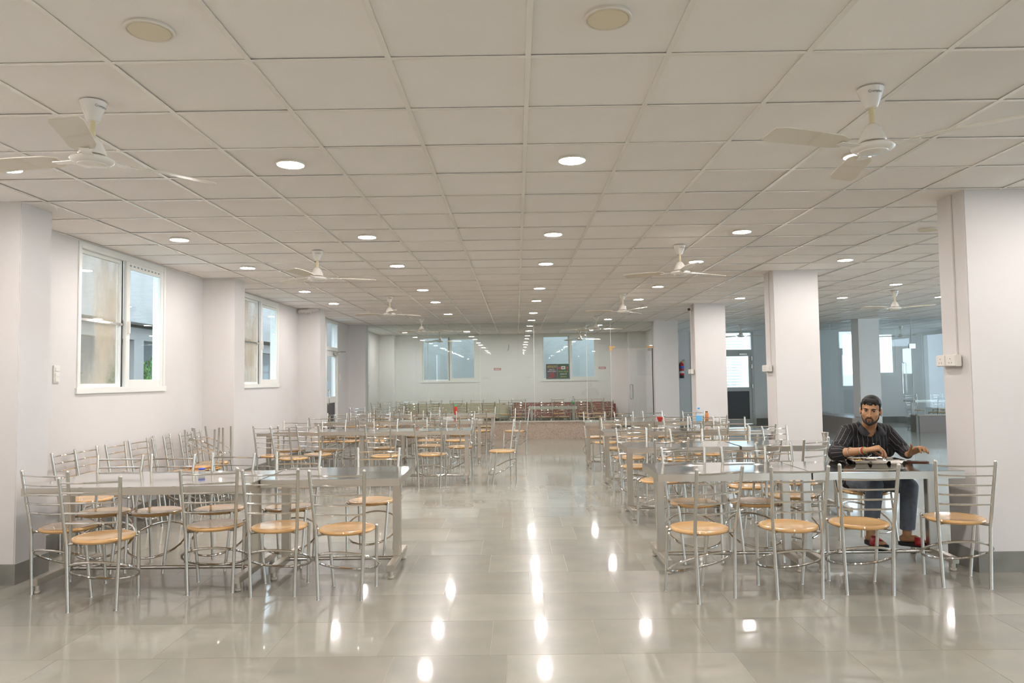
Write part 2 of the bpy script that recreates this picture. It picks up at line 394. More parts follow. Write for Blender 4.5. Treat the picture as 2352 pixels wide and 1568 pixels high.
# left side door
d = thing('door_1', 'narrow glazed white door in the left wall near the far pier', 'door', kind='structure')
y0, y1 = 16.05, 17.10
for n, q in (('frame_jamb', (y0, y0+.06, 0, 2.82)), ('frame_jamb', (y1-.06, y1, 0, 2.82)), ('frame_head', (y0+.06, y1-.06, 2.76, 2.82)), ('transom_rail', (y0+.06, y1-.06, 2.15, 2.23))):
    box(n, 'upvc', XL-.1, XL+.015, q[0], q[1], q[2], q[3], d, .003)
box('transom_pane', 'window_glass', XL-.05, XL-.045, y0+.06, y1-.06, 2.23, 2.76, d)
lf = box('leaf_stile', 'upvc', XL-.06, XL-.01, y0+.06, y0+.15, .01, 2.15, d, .003)
box('leaf_stile', 'upvc', XL-.06, XL-.01, y1-.15, y1-.06, .01, 2.15, d, .003)
for z0, z1 in ((.01, .14), (.98, 1.12), (2.02, 2.15)): box('leaf_rail', 'upvc', XL-.058, XL-.012, y0+.15, y1-.15, z0, z1, d, .003)
box('glass_pane', 'window_glass', XL-.038, XL-.034, y0+.15, y1-.15, 1.12, 2.02, d)
box('kick_panel', 'dark_panel', XL-.045, XL-.025, y0+.15, y1-.15, .14, .98, d)
cl = box('door_closer', 'satin_steel', XL+.015, XL+.06, y1-.36, y1-.12, 2.06, 2.12, d, .004)
MB().tube([(XL+.04, y1-.2, 2.125), (XL+.20, y1-.05, 2.14), (XL+.05, y1+.12, 2.15)], .009, 6).build('closer_arm', 'satin_steel', d, True)
MB().tube([(XL+.02, y0+.11, .95), (XL+.05, y0+.11, 1.0), (XL+.05, y0+.11, 1.25), (XL+.02, y0+.11, 1.3)], .011, 6).build('pull_handle', 'satin_steel', d, True)
# lobby double door in far wall
d = thing('door_2', 'white framed double door to daylight in the far wall, dark lower panels', 'door', kind='structure')
x0, x1 = 5.33, 7.27
def ybox(n, m, xa, xb, d0, d1, za, zb, b=.003): return box(n, m, xa, xb, YF-d1, YF-d0, za, zb, d, b)
for q in ((x0, x0+.07, 0, 2.82), (x1-.07, x1, 0, 2.82)): ybox('frame_jamb', 'aluminium_frame', q[0], q[1], -.1, .02, q[2], q[3])
ybox('frame_head', 'aluminium_frame', x0+.07, x1-.07, -.1, .02, 2.78, 2.82); ybox('transom_rail', 'aluminium_frame', x0+.07, x1-.07, -.1, .02, 2.19, 2.27)
ybox('transom_pane', 'window_glass', x0+.07, x1-.07, -.05, -.045, 2.27, 2.78, 0)
xm = (x0+x1)/2
for a, b in ((x0+.07, xm), (xm, x1-.07)):
    ybox('leaf_stile', 'aluminium_frame', a, a+.09, -.05, -.005, .01, 2.19); ybox('leaf_stile', 'aluminium_frame', b-.09, b, -.05, -.005, .01, 2.19)
    for z0, z1 in ((.01, .15), (1.0, 1.12), (2.07, 2.19)): ybox('leaf_rail', 'aluminium_frame', a+.09, b-.09, -.049, -.006, z0, z1)
    ybox('glass_pane', 'window_glass', a+.09, b-.09, -.03, -.025, 1.12, 2.07, 0)
    ybox('kick_panel', 'dark_panel', a+.09, b-.09, -.035, -.015, .15, 1.0, 0)
    ybox('door_closer', 'satin_steel', b-.38 if b > 7 else a+.14, b-.14 if b > 7 else a+.38, .005, .045, 2.10, 2.15)
for x in (x0+.07, x1-.07):
    for z in (.35, 1.15, 1.75, 2.0):
        MB().tube([(x, YF-.025, z-.06), (x, YF-.025, z+.06)], .016, 8).build('hinge', 'satin_steel', d, True)

# ------------------------------------------------------------------ glass partitions
pl = MB().box(-3.72, 2.30, 18.12, 18.42, 0, .40).build('granite_plinth', 'granite'); tag(pl, 'speckled tan granite plinth under the far glass partition', 'plinth', kind='structure')
box('plinth_cap', 'granite_cap', -3.72, 2.32, 18.10, 18.44, .40, .425, pl, .004)
gp = thing('glass_partition', 'tall frameless glass partition across the far end of the hall', 'partition', kind='structure')
xs = [-3.71, -2.19, -.89, .44, 1.74, 2.335]
for a, b in zip(xs, xs[1:]): box('glass_panel', 'partition_glass', a+.004, b-.004, 18.28, 18.292, .425, HC, gp)
box('overhead_panel', 'partition_glass', 2.339, 3.385, 18.28, 18.292, 2.185, HC, gp)
for x in xs[1:]: box('joint_seal', 'upvc', x-.004, x+.004, 18.277, 18.295, .425, HC, gp)
box('head_channel', 'aluminium_frame', -3.71, 3.385, 18.27, 18.30, HC-.012, HC, gp)
for a in ((2.30, 2.37, 18.262, 18.31, 2.12, 2.24), (2.37, 2.45, 18.262, 18.31, 2.19, 2.24), (3.22, 3.385, 18.262, 18.31, 2.19, 2.235)): box('patch_fitting', 'brass', *a, gp, .004)
# open leaf of the glass door, swung inwards
gd = thing('glass_door', 'frameless glass door leaf standing open beside the fourth column', 'door', (3.37, 18.30, 0), math.radians(-57), kind='structure')
box('glass_leaf', 'partition_glass_blue', -.93, -.01, -.006, .006, .02, 2.17, gd)
box('leaf_edge', 'gasket', -.014, -.004, -.008, .008, .02, 2.17, gd)
for s in (-1, 1):
    MB().tube([(-.80, .006*s, .92), (-.80, .05*s, .92), (-.80, .05*s, 1.28), (-.80, .006*s, 1.28)], .011, 8).build('pull_handle', 'chrome', gd, True)
box('patch_fitting', 'satin_steel', -.16, -.005, -.012, .012, 2.12, 2.18, gd, .003)
# right hand glass room
pr = MB().box(8.10, 8.62, 18.0, YF, 0, .41).build('granite_plinth', 'granite_dark'); tag(pr, 'dark granite plinth under the side glass of the right glass room', 'plinth', kind='structure')
pr2 = MB().box(10.05, XR, 18.62, 18.92, 0, .41).build('granite_plinth', 'granite_dark'); tag(pr2, 'dark granite plinth end beside the open glass room entrance', 'plinth', kind='structure')
box('plinth_end', 'skirting_stone', 9.98, 10.05, 18.64, 18.90, 0, .415, pr2); box('plinth_cap', 'granite_cap', 10.0, XR, 18.60, 18.94, .41, .43, pr2)
g2 = thing('glass_partition', 'side glass panels of the bluish glass room on the right', 'partition', kind='structure')
for a, b in ((18.85, 20.15), (20.15, 21.45), (21.45, YF)): box('glass_panel', 'partition_glass_blue', 8.54, 8.552, a+.006, b-.006, .41, HC, g2)
for y in (20.15, 21.45): box('joint_seal', 'upvc', 8.535, 8.557, y-.005, y+.005, .41, HC, g2)
g3 = thing('glass_partition', 'front glass panels of the bluish glass room on the right', 'partition', kind='structure')
for a, b in ((10.0, 11.3), (11.3, 12.6), (12.6, XR)): box('glass_panel', 'partition_glass_blue', a+.006, b-.006, 18.75, 18.762, .43, HC, g3)
box('overhead_panel', 'partition_glass_blue', 9.056, 9.994, 18.75, 18.762, 2.16, HC, g3)
for x in (10.0, 11.3, 12.6): box('joint_seal', 'upvc', x-.005, x+.005, 18.745, 18.767, .43, HC, g3)
box('patch_fitting', 'satin_steel', 9.93, 10.09, 18.73, 18.782, 2.10, 2.22, g3, .004)
gd2 = thing('glass_door', 'open glass door leaf of the right glass room', 'door', (10.0, 18.77, 0), math.radians(75), kind='structure')
box('glass_leaf', 'partition_glass_blue', .01, .90, -.006, .006, .02, 2.12, gd2)
MB().tube([(.80, .006, .95), (.80, .05, .95), (.80, .05, 1.75), (.80, .006, 1.75)], .012, 8).build('pull_handle', 'chrome', gd2, True)

# ------------------------------------------------------------------ ceiling lamps
disc_me = MB().lathe([(.004, -.0085), (.081, -.0085), (.082, -.005), (.004, -.005)], 28).finish('diffuser', 'led')
dead_me = MB().lathe([(.004, -.010), (.076, -.010), (.079, .0)], 28).finish('diffuser', 'dead_diffuser')
house_me = MB().lathe([(.004, -.0045), (.0845, -.0045), (.0845, .03), (.004, .03)], 28).finish('housing', 'lamp_frame')
ring_me = MB().tube([(.0865*math.cos(t*PI/14), .0865*math.sin(t*PI/14), -.004) for t in range(28)], .006, 6, closed=True).finish('trim_ring', 'lamp_frame', True)
colname = {-5.5: 'along the left wall', -2.5: 'left of the aisle', .5: 'over the aisle', 3.5: 'right of the aisle', 6.5: 'beside the columns', 9.5: 'beyond the columns', 12.5: 'far beyond the columns'}
def lamp(i, y, label, dead=False):
    t = thing('ceiling_light', label, 'light', (XG+.6*i+(.07 if i > 9 else .02 if i < 0 else 0), y, HC), 0, 'round recessed ceiling lights')
    link('diffuser', dead_me if dead else disc_me, t); link('housing', house_me, t); link('trim_ring', ring_me, t)
for i in (-5.5, -2.5, .5, 3.5):
    rows = [4.61, 7.01, 8.81, 11.21, 13.01, 15.41] + ([17.35] if i in (.5, 3.5) else [])
    if i == 3.5: rows.remove(15.41)
    for k, y in enumerate(rows): lamp(i, y, f'round white ceiling light {colname[i]}, {ORD[k+1]} of its line from the viewer')
for k, y in enumerate((8.85, 13.05)): lamp(6.5, y, f'round white ceiling light {colname[6.5]}, {("nearer", "farther")[k]} of the two')
for k, y in enumerate((11.33, 13.2)): lamp(9.5, y, f'round white ceiling light {colname[9.5]}, {("nearer", "farther")[k]} of the two')
lamp(12.5, 13.3, 'round white ceiling light peeping out beside the nearest column')
for i, ys in ((6.5, (4.61, -1.4)), (9.5, (8.81, 7.01, 4.61, 1.0)), (12.5, (11.3, 8.81, 7.01, 4.61))):
    for k, y in enumerate(ys): lamp(i, y, f'round white ceiling light to the right of the nearest column {colname[i]}, {ORD[k+1]}')
for i in (-5.5, -2.5, .5, 3.5):
    for k, y in enumerate((1.0, -1.4, -3.8)): lamp(i, y, f'round white ceiling light behind the viewer {colname[i]}, {ORD[k+1]} back')
for k, i in enumerate((-5.5, -2.5, .5, 3.5)): lamp(i, 21.2, f'added round ceiling light brightening the far glass room, {ORD[k+1]} from left')  # added lamps with no known source, they lift the far room's brightness
lamp(-5.5, 2.81, 'added unseen ceiling light by the left wall, brightening the nearest pier')  # unseen lamp added to brighten the front of the nearest left pier
lamp(-2.5, 2.81, 'unlit yellowed round ceiling light near the left ceiling fan', True)
lamp(.5, 2.77, 'unlit yellowed round ceiling light above the start of the aisle', True)
lamp(6.5, 7.05, 'unlit yellowed round ceiling light half hidden by the nearest column', True)

# ------------------------------------------------------------------ ceiling fans
canopy = MB().lathe([(.004, 0), (.060, 0), (.062, -.004), (.060, -.012), (.045, -.055), (.032, -.085), (.026, -.096), (.004, -.098)][::-1], 24).finish('canopy', 'fan_white', True)
rod = MB().tube([(0, 0, -.09), (0, 0, -.20)], .0125, 12).finish('down_rod', 'fan_rod', True)
bell = MB().lathe([(.004, -.262), (.060, -.262), (.063, -.256), (.058, -.236), (.045, -.205), (.030, -.182), (.016, -.172), (.004, -.171)], 24).finish('motor_cover', 'fan_white', True)
motor = MB().lathe([(.004, -.318), (.045, -.317), (.066, -.312), (.068, -.308), (.085, -.304), (.097, -.294), (.099, -.286), (.094, -.279), (.070, -.272), (.045, -.268), (.004, -.268)], 32).finish('motor', 'fan_white', True)
def blade_mesh():
    b = MB(); n = 9; vs = []; fs = []
    for i in range(n):
        x = .17+.44*i/(n-1); w = .055+.012*(i/(n-1)) if i else .04; w = w*.8 if i == n-1 else w
        tw = math.radians(11); zc = -.282+.004*math.sin(i/(n-1)*PI)
        for s, dz in ((-1, .0025), (1, .0025), (1, -.0025), (-1, -.0025)): vs.append((x, s*w*math.cos(tw), zc+s*w*math.sin(tw)+dz))
        if i:
            for k in range(4): a = (i-1)*4; fs.append((a+k, a+(k+1)%4, i*4+(k+1)%4, i*4+k))
    fs.append((0, 1, 2, 3)); fs.append(tuple((n-1)*4+k for k in (3, 2, 1, 0))); b.add(vs, fs); return b.finish('blade', 'fan_blade', True)
blade = blade_mesh()
bracket = MB().box(.075, .205, -.022, .022, -.290, -.286).finish('blade_bracket', 'fan_white')
def text_mesh(body, size, mname, align='CENTER', depth=.0):
    cu = bpy.data.curves.new('lettering', 'FONT'); cu.body = body; cu.size = size; cu.align_x = align; cu.align_y = 'CENTER'; cu.extrude = depth; cu.resolution_u = 2
    o = bpy.data.objects.new('lettering', cu); COL.objects.link(o); bpy.context.view_layer.update()
    me = bpy.data.meshes.new_from_object(o.evaluated_get(bpy.context.evaluated_depsgraph_get())); bpy.data.objects.remove(o); bpy.data.curves.remove(cu)
    me.materials.clear(); me.materials.append(M[mname]); return me
mark = text_mesh('Crompton', .016, 'ink')
bm = bmesh.new(); bm.from_mesh(mark); bmesh.ops.subdivide_edges(bm, edges=[e for e in bm.edges if e.calc_length() > .004], cuts=1)
for v in bm.verts:                                             # wrap onto the conical canopy
    z = -.030+v.co.y; r = .0607+(z+.012)*(.015/.043)+.0012; a = -PI/2+.42+v.co.x/.055
    v.co = (r*math.cos(a), r*math.sin(a), z)
bm.to_mesh(mark); bm.free()
def fan(x, y, ang, label, turn=0.):
    t = thing('ceiling_fan', label, 'fan', (x, y, HC), 0, 'white three blade ceiling fans')
    cn = link('canopy', canopy, t); link('lettering', mark, cn, rotz=turn); link('down_rod', rod, t); link('motor_cover', bell, t); link('motor', motor, t)
    for k in range(3):
        bl = link('blade', blade, t, rotz=math.radians(ang+120*k)); link('blade_bracket', bracket, bl)
for f in ((-2.05, 3.54, 50, 'white ceiling fan nearest the viewer, left of the aisle', .85), (1.73, 3.52, -40, 'white ceiling fan nearest the viewer, right of the aisle', -.45),
          (-2.09, 7.76, 20, 'white ceiling fan second from the viewer, left of the aisle'), (1.73, 7.72, 30, 'white ceiling fan second from the viewer, right of the aisle'),
          (-2.07, 12.1, 45, 'white ceiling fan third from the viewer, left of the aisle'), (1.77, 12.18, 55, 'white ceiling fan third from the viewer, right of the aisle'),
          (-2.11, 16.5, 35, 'white ceiling fan before the glass partition, left of the aisle'), (1.81, 16.6, 10, 'white ceiling fan before the glass partition, right of the aisle'),
          (-2.15, 20.9, 20, 'white ceiling fan inside the far glass room, left one'), (1.80, 20.9, 10, 'white ceiling fan inside the far glass room, right one'),
          (6.30, 12.28, 70, 'white ceiling fan above the open hall beyond the columns'), (6.17, 20.3, 5, 'grey looking ceiling fan in front of the bright lobby door'),
          (11.17, 21.5, 40, 'faint ceiling fan inside the bluish glass room')): fan(*f)

# ------------------------------------------------------------------ wall fittings
def socket(x, y, z, label, w=.125):
    t = thing('socket_box', label, 'socket', (x, y, z), 0, 'white power socket boxes on the columns')
    MB().bbox(-.045, 0, -.13, .13, -.04, .05, .004).build('back_box', 'white_plastic', t, True)
    for s in (-1, 1):
        pl_ = MB().bbox(-.052, -.045, s*.065-.058, s*.065+.058, -.036, .046, .002).build('face_plate', 'white_plastic', t, True)
        hb = MB()
        for a, b in ((0, .018), (-.016, -.012), (.016, -.012)): hb.tube([(-.0525, s*.065+a, b), (-.0515, s*.065+a, b)], .004, 8)
        hb.build('pin_hole', 'ink', pl_)
socket(3.378, 5.76, 1.555, 'double power socket box on the nearest square column')
socket(3.378, 9.92, 1.555, 'double power socket box on the second square column')
socket(3.378, 14.23, 1.555, 'double power socket box on the third square column')
def switch(loc, ax, label, n=3):
    t = thing('switch_plate', label, 'switch', loc, 0 if ax == 'x' else -PI/2, 'white wall switch plates')
    MB().bbox(0, .012, -.045, .045, -.08, .08, .003).build('plate', 'white_plastic', t, True)
    for k in range(n): MB().bbox(.012, .018, -.028, .028, -.07+k*.047, -.07+k*.047+.036, .002).build('rocker', 'white_plastic', t, True)
switch((XL, 6.63, 1.56), 'x', 'white switch plate beside the nearest left wall pier')
switch((XL, 17.33, 1.56), 'x', 'white switch plate beside the narrow side door')
for x, lab in ((-.91, 'white socket plate on the far wall between the windows, left one'), (.36, 'white socket plate on the far wall between the windows, right one')):
    t = thing('switch_plate', lab, 'switch', (x, YF, 1.53), 0, 'white wall switch plates')
    MB().bbox(-.08, .08, -.012, 0, -.035, .035, .003).build('plate', 'white_plastic', t, True)
    for k in range(4): MB().bbox(-.07+k*.036, -.07+k*.036+.028, -.018, -.012, -.022, .022, .002).build('rocker', 'white_plastic', t, True)
for x, lab in ((-.58, 'small faded red notice on the far wall by the left window'), (2.63, 'small faded red notice on the far wall by the right window')):
    t = thing('notice', lab, 'sign', (x, YF, 1.77)); mat_ = 'notice_red'
    if mat_ not in M: mat(mat_, (.55, .22, .22), .6)
    MB().bbox(-.11, .11, -.006, 0, -.035, .035, .001).build('board', mat_, t); 
    MB().box(-.09, .09, -.0066, -.006, .004, .016).box(-.08, .07, -.0066, -.006, -.018, -.008).build('printed_line', 'paper_white', t)
t = tag(MB().tube([(-.23, YF-.003, 2.52), (-.225, YF-.02, 2.46), (-.235, YF-.02, 2.38), (-.27, YF-.01, 2.33)], .006, 6).build('loose_wire', 'black_plastic', None, True), 'short black wire dangling from the far wall', 'wire')
t = thing('junction_box', 'white junction box high on the left wall after the second pier', 'box', (XL, 10.32, 2.70)); MB().bbox(0, .05, -.10, .10, -.10, .10, .004).build('box_body', 'white_plastic', t, True); MB().bbox(.05, .058, -.095, .095, -.095, .095, .003).build('cover', 'white_plastic', t, True)
t = thing('drain_pipe', 'white flexible pipe under the ceiling at the third left pier', 'pipe', (-4.1, 13.92, 2.795))
MB().tube([(0, 0, 0), (.06, 0, .0), (.16, -.01, .004), (.27, 0, .02), (.36, .02, .04)], .042, 10).build('hose', 'wall_paint', t, True)
for k in range(6): MB().tube([(.03+k*.04, 0, .0), (.036+k*.04, 0, .0)], .046, 12).build('hose_ring', 'white_plastic', t, True)
# security camera on third column
t = thing('security_camera', 'white bullet security camera high on the third column', 'camera', (3.39, 14.20, 2.755))
MB().bbox(-.03, 0, -.05, .05, -.055, .055, .005).build('mount', 'white_plastic', t, True)
MB().tube([(-.03, 0, 0), (-.06, -.03, .0)], .014, 8).build('arm', 'white_plastic', t, True)
MB().tube([(-.055, .03, 0), (-.085, -.12, -.012)], .036, 16).build('housing', 'white_plastic', t, True)
MB().tube([(-.0852, -.121, -.012), (-.086, -.126, -.0125)], .027, 16).build('lens', 'black_plastic', t, True)
# fire extinguisher
t = thing('fire_extinguisher', 'red fire extinguisher hanging on the lobby wall', 'extinguisher', (5.05, YF-.085, 1.42))
MB().lathe([(.004, .07), (.062, .07), (.065, .08), (.065, .40), (.055, .44), (.025, .465), (.022, .48), (.004, .48)], 20).build('cylinder', 'extinguisher_red', t, True)
MB().lathe([(.004, 0), (.064, 0), (.066, .01), (.066, .09), (.004, .09)], 20).build('base', 'black_plastic', t, True)
MB().lathe([(.0662, .30), (.0662, .37), (.06, .37), (.06, .30)], 20).build('blue_band', 'blue_plastic', t, True)
MB().lathe([(.0662, .15), (.0662, .22), (.06, .22), (.06, .15)], 20).build('white_label', 'paper_white', t, True)
MB().bbox(-.02, .075, -.014, .014, .485, .515, .004).build('valve', 'yellow_paint', t, True)
MB().tube([(.0, 0, .515), (.05, 0, .555), (.09, 0, .545)], .008, 6).build('lever', 'black_plastic', t, True)
MB().tube([(-.02, 0, .50), (-.08, -.02, .42), (-.075, -.03, .2)], .010, 8).build('hose', 'black_plastic', t, True)
MB().box(-.02, .02, .062, .085, .3, .42).build('wall_hook', 'satin_steel', t)
# organ donation poster behind the far window leaf
t = thing('poster', 'organ donation poster with Hindi lettering on the far window', 'poster', (1.265, YF-.002, 1.68))
mat('poster_dark', (.10, .075, .085), .5); mat('poster_green', (.045, .10, .06), .5); mat('poster_yellow', (.55, .50, .08), .5); mat('poster_red', (.55, .05, .05), .5)
MB().box(-.355, -.01, -.004, 0, -.225, .225).build('left_sheet', 'poster_dark', t); MB().box(-.005, .345, -.004, 0, -.225, .225).build('right_sheet', 'poster_green', t)
def ptext(body, size, x, z, m):
    me = text_mesh(body, size, m); o = link('printed_text', me, t, (x, -.0052, z)); o.rotation_euler = (PI/2, 0, 0)
ptext('अंगदान', .115, -.185, .135, 'poster_yellow'); ptext('जीवन का', .05, -.18, .045, 'paper_white'); ptext('अंगदान महादान', .048, -.18, -.005, 'paper_white')
ptext('अंगदान अमूल्य', .055, .17, -.01, 'poster_yellow'); ptext('अंगदान से', .055, .17, -.09, 'paper_white'); ptext('जीवनदान', .055, .17, -.17, 'poster_yellow')
MB().box(.11, .235, -.0055, -.004, .06, .155).build('eye_panel', 'paper_white', t)
MB().tube([(.125, -.006, .10), (.17, -.006, .128), (.22, -.006, .10)], .006, 5).tube([(.125, -.006, .10), (.17, -.006, .085), (.22, -.006, .10)], .004, 5).ball((.172, -.006, .105), (.013, .002, .013)).build('eye_symbol', 'ink', t)
MB().ball((.035, -.005, .10), (.022, .002, .042)).ball((.078, -.005, .10), (.022, .002, .042)).build('lung_symbol', 'poster_red', t)
MB().ball((.295, -.005, .10), (.024, .002, .045)).build('kidney_symbol', 'poster_red', t)
hp = [(-.17+.052*math.sin(a)*(1-.35*math.cos(a)), -.006, -.11+.068*math.cos(a)) for a in np.linspace(0, 2*PI, 20)[:-1]]
MB().tube(hp, .009, 5, closed=True).ball((-.17, -.005, -.12), (.030, .002, .035)).tube([(-.27, -.006, -.175), (-.2, -.006, -.195), (-.12, -.006, -.17)], .01, 5).build('drop_symbol', 'poster_red', t)

# ------------------------------------------------------------------ steel tables
def table(x0, x1, y0, y1, label, name='steel_table', feet=True, rot=0):
    cx, cy_, w, dd = (x0+x1)/2, (y0+y1)/2, (x1-x0)/2, (y1-y0)/2
    t = thing(name, label, 'table', (cx, cy_, 0), rot, 'stainless steel dining tables')
    MB().bbox(-w, w, -dd, dd, .741, .745, .0015).build('table_top', 'table_steel', t, True)
    for a in ((-w, w, -dd, -dd+.004), (-w, w, dd-.004, dd), (-w, -w+.004, -dd+.004, dd-.004), (w-.004, w, -dd+.004, dd-.004)):
        MB().box(a[0], a[1], a[2], a[3], .688, .7415).build('apron', 'brushed_steel', t)
    ins = .075
    for s in (-1, 1):
        x = s*(w-ins)
        MB().bbox(x-.03, x+.03, -.03, .03, .10, .70, .004).build('leg', 'brushed_steel', t, True)
        bmx = MB().bbox(x-.026, x+.026, -dd+.035, dd-.035, .058, .106, .004).build('foot_beam', 'brushed_steel', t, True)
        MB().bbox(x-.02, x+.02, -dd+.05, dd-.05, .69, .735, .003).build('support_bar', 'brushed_steel', t, True)
        for sy_ in (-1, 1):
            ft = MB().lathe([(.004, .022), (.020, .022), (.020, .06), (.004, .06)], 14).build('foot_sleeve', 'brushed_steel', t, True, (x, sy_*(dd-.075), 0))
            MB().lathe([(.004, 0), (.018, 0), (.024, .006), (.023, .018), (.012, .026), (.004, .026)], 14).build('foot_pad', 'rubber', ft, True)
    MB().tube([(-w+ins+.02, 0, .082), (w-ins-.02, 0, .082)], .015, 10).build('stretcher', 'chrome', t, True)
    return t
table(-3.475, -1.905, 5.20, 6.08, 'long steel table at front left, beside the nearest wall pier')
table(-1.895, -.875, 5.48, 6.23, 'shorter steel table at front left, its end toward the aisle')
table(1.04, 2.172, 5.53, 6.23, 'front right steel table on the aisle side, without diner')
table(2.18, 3.30, 5.52, 6.22, 'front right steel table at which the man is eating')
table(-3.73, -2.205, 10.62, 11.22, 'second row left steel table next to the wall')
table(-2.195, -.66, 10.50, 11.12, 'second row left steel table on the aisle side')
table(1.12, 2.27, 7.62, 8.29, 'second row right steel table on the aisle side')
table(2.295, 3.47, 7.62, 8.27, 'second row right steel table near the columns, tumbler on it')
table(1.15, 2.25, 9.88, 10.50, 'third row right steel table on the aisle side')
table(2.26, 3.36, 9.86, 10.48, 'third row right steel table with the water bottle')
table(1.10, 2.21, 12.02, 12.62, 'rearmost right steel table on the aisle side')
table(2.22, 3.32, 12.02, 12.62, 'rearmost right steel table with the red bowl')
table(-3.55, -2.12, 12.98, 13.55, 'third row left steel table next to the wall')
table(-2.11, -.60, 12.95, 13.55, 'third row left steel table on the aisle side')
table(-3.30, -1.95, 15.28, 15.85, 'rearmost left steel table next to the wall')
table(-1.94, -.44, 15.26, 15.85, 'rearmost left steel table with the red sauce bottle')
table(.30, 1.52, 18.72, 19.30, 'steel table behind the glass partition with a water bottle')
table(10.78, 12.0, 20.15, 20.75, 'steel table in the bluish glass room')

# ------------------------------------------------------------------ ladder-back chairs
def seat_mesh():
    prof = [(.004, .424), (.150, .424), (.178, .427), (.190, .434), (.1935, .443), (.190, .452), (.181, .456), (.165, .455), (.11, .4515), (.06, .4505), (.004, .450)]
    return MB().lathe(prof, 36).finish('seat', 'seat_laminate', True)
def arc3(a, b, sag, n=9):
    a, b = Vector(a), Vector(b); return [a.lerp(b, i/(n-1)) + Vector((0, -sag*(1-(2*i/(n-1)-1)**2), 0)) for i in range(n)]
seat_me = seat_mesh()
def rear_me(s):
    p = [(s*.148, -.165, 0), (s*.148, -.165, .006), (s*.163, -.162, .42), (s*.165, -.164, .45), (s*.1675, -.169, .48), (s*.1875, -.225, .862), (s*.188, -.226, .868), (s*.1883, -.2267, .873), (s*.1885, -.227, .8765)]
    return MB().tube(p, [.0128, .0118, .0118, .0118, .0118, .0118, .0118, .008, .002], 12).finish('rear_leg', 'satin_steel', True)
def front_me(s):
    p = [(s*.155, .180, 0), (s*.155, .180, .006), (s*.176, .120, .438), (s*.1765, .119, .447), (s*.177, .118, .452), (s*.177, .118, .4545)]
    return MB().tube(p, [.0125, .0115, .0115, .0110, .0075, .002], 12).finish('front_leg', 'satin_steel', True)
rear_meshes = [rear_me(-1), rear_me(1)]; front_meshes = [front_me(-1), front_me(1)]
slat_meshes = []
for z in (.834, .769, .703, .637, .571):
    t = (z-.48)/(.862-.48); x = .1675+(.1875-.1675)*t; y = -.169-(.225-.169)*t
    slat_meshes.append(MB().tube(arc3((-x, y, z), (x, y, z), .030), .0062, 8).finish('back_slat', 'chrome', True))
cr_, rr_ = Vector((0, -.006, .219)), .222
ring_c = MB().tube([cr_+Vector((rr_*math.sin(a), rr_*math.cos(a)*.886, -rr_*math.cos(a)*.463)) for a in np.linspace(0, 2*PI, 41)[:-1]], .0085, 8, closed=True).finish('footrest_ring', 'chrome', True)
brk = MB()
for s in (-1, 1):
    brk.tube([(s*.174, .118, .428), (-s*.162, -.160, .430)], .009, 4)
brk_me = brk.finish('seat_bracket', 'satin_steel')
def chair(x, y, deg, label, group, flip=None):
    t = thing('dining_chair', label, 'chair', (x, y, 0), math.radians(deg), group)
    if flip is not None: t.location.z = flip; t.rotation_euler = (0, PI, math.radians(deg))
    link('seat', seat_me, t); link('seat_bracket', brk_me, t); link('footrest_ring', ring_c, t)
    for me in rear_meshes: link('rear_leg', me, t)
    for me in front_meshes: link('front_leg', me, t)
    for me in slat_meshes: link('back_slat', me, t)
    return t
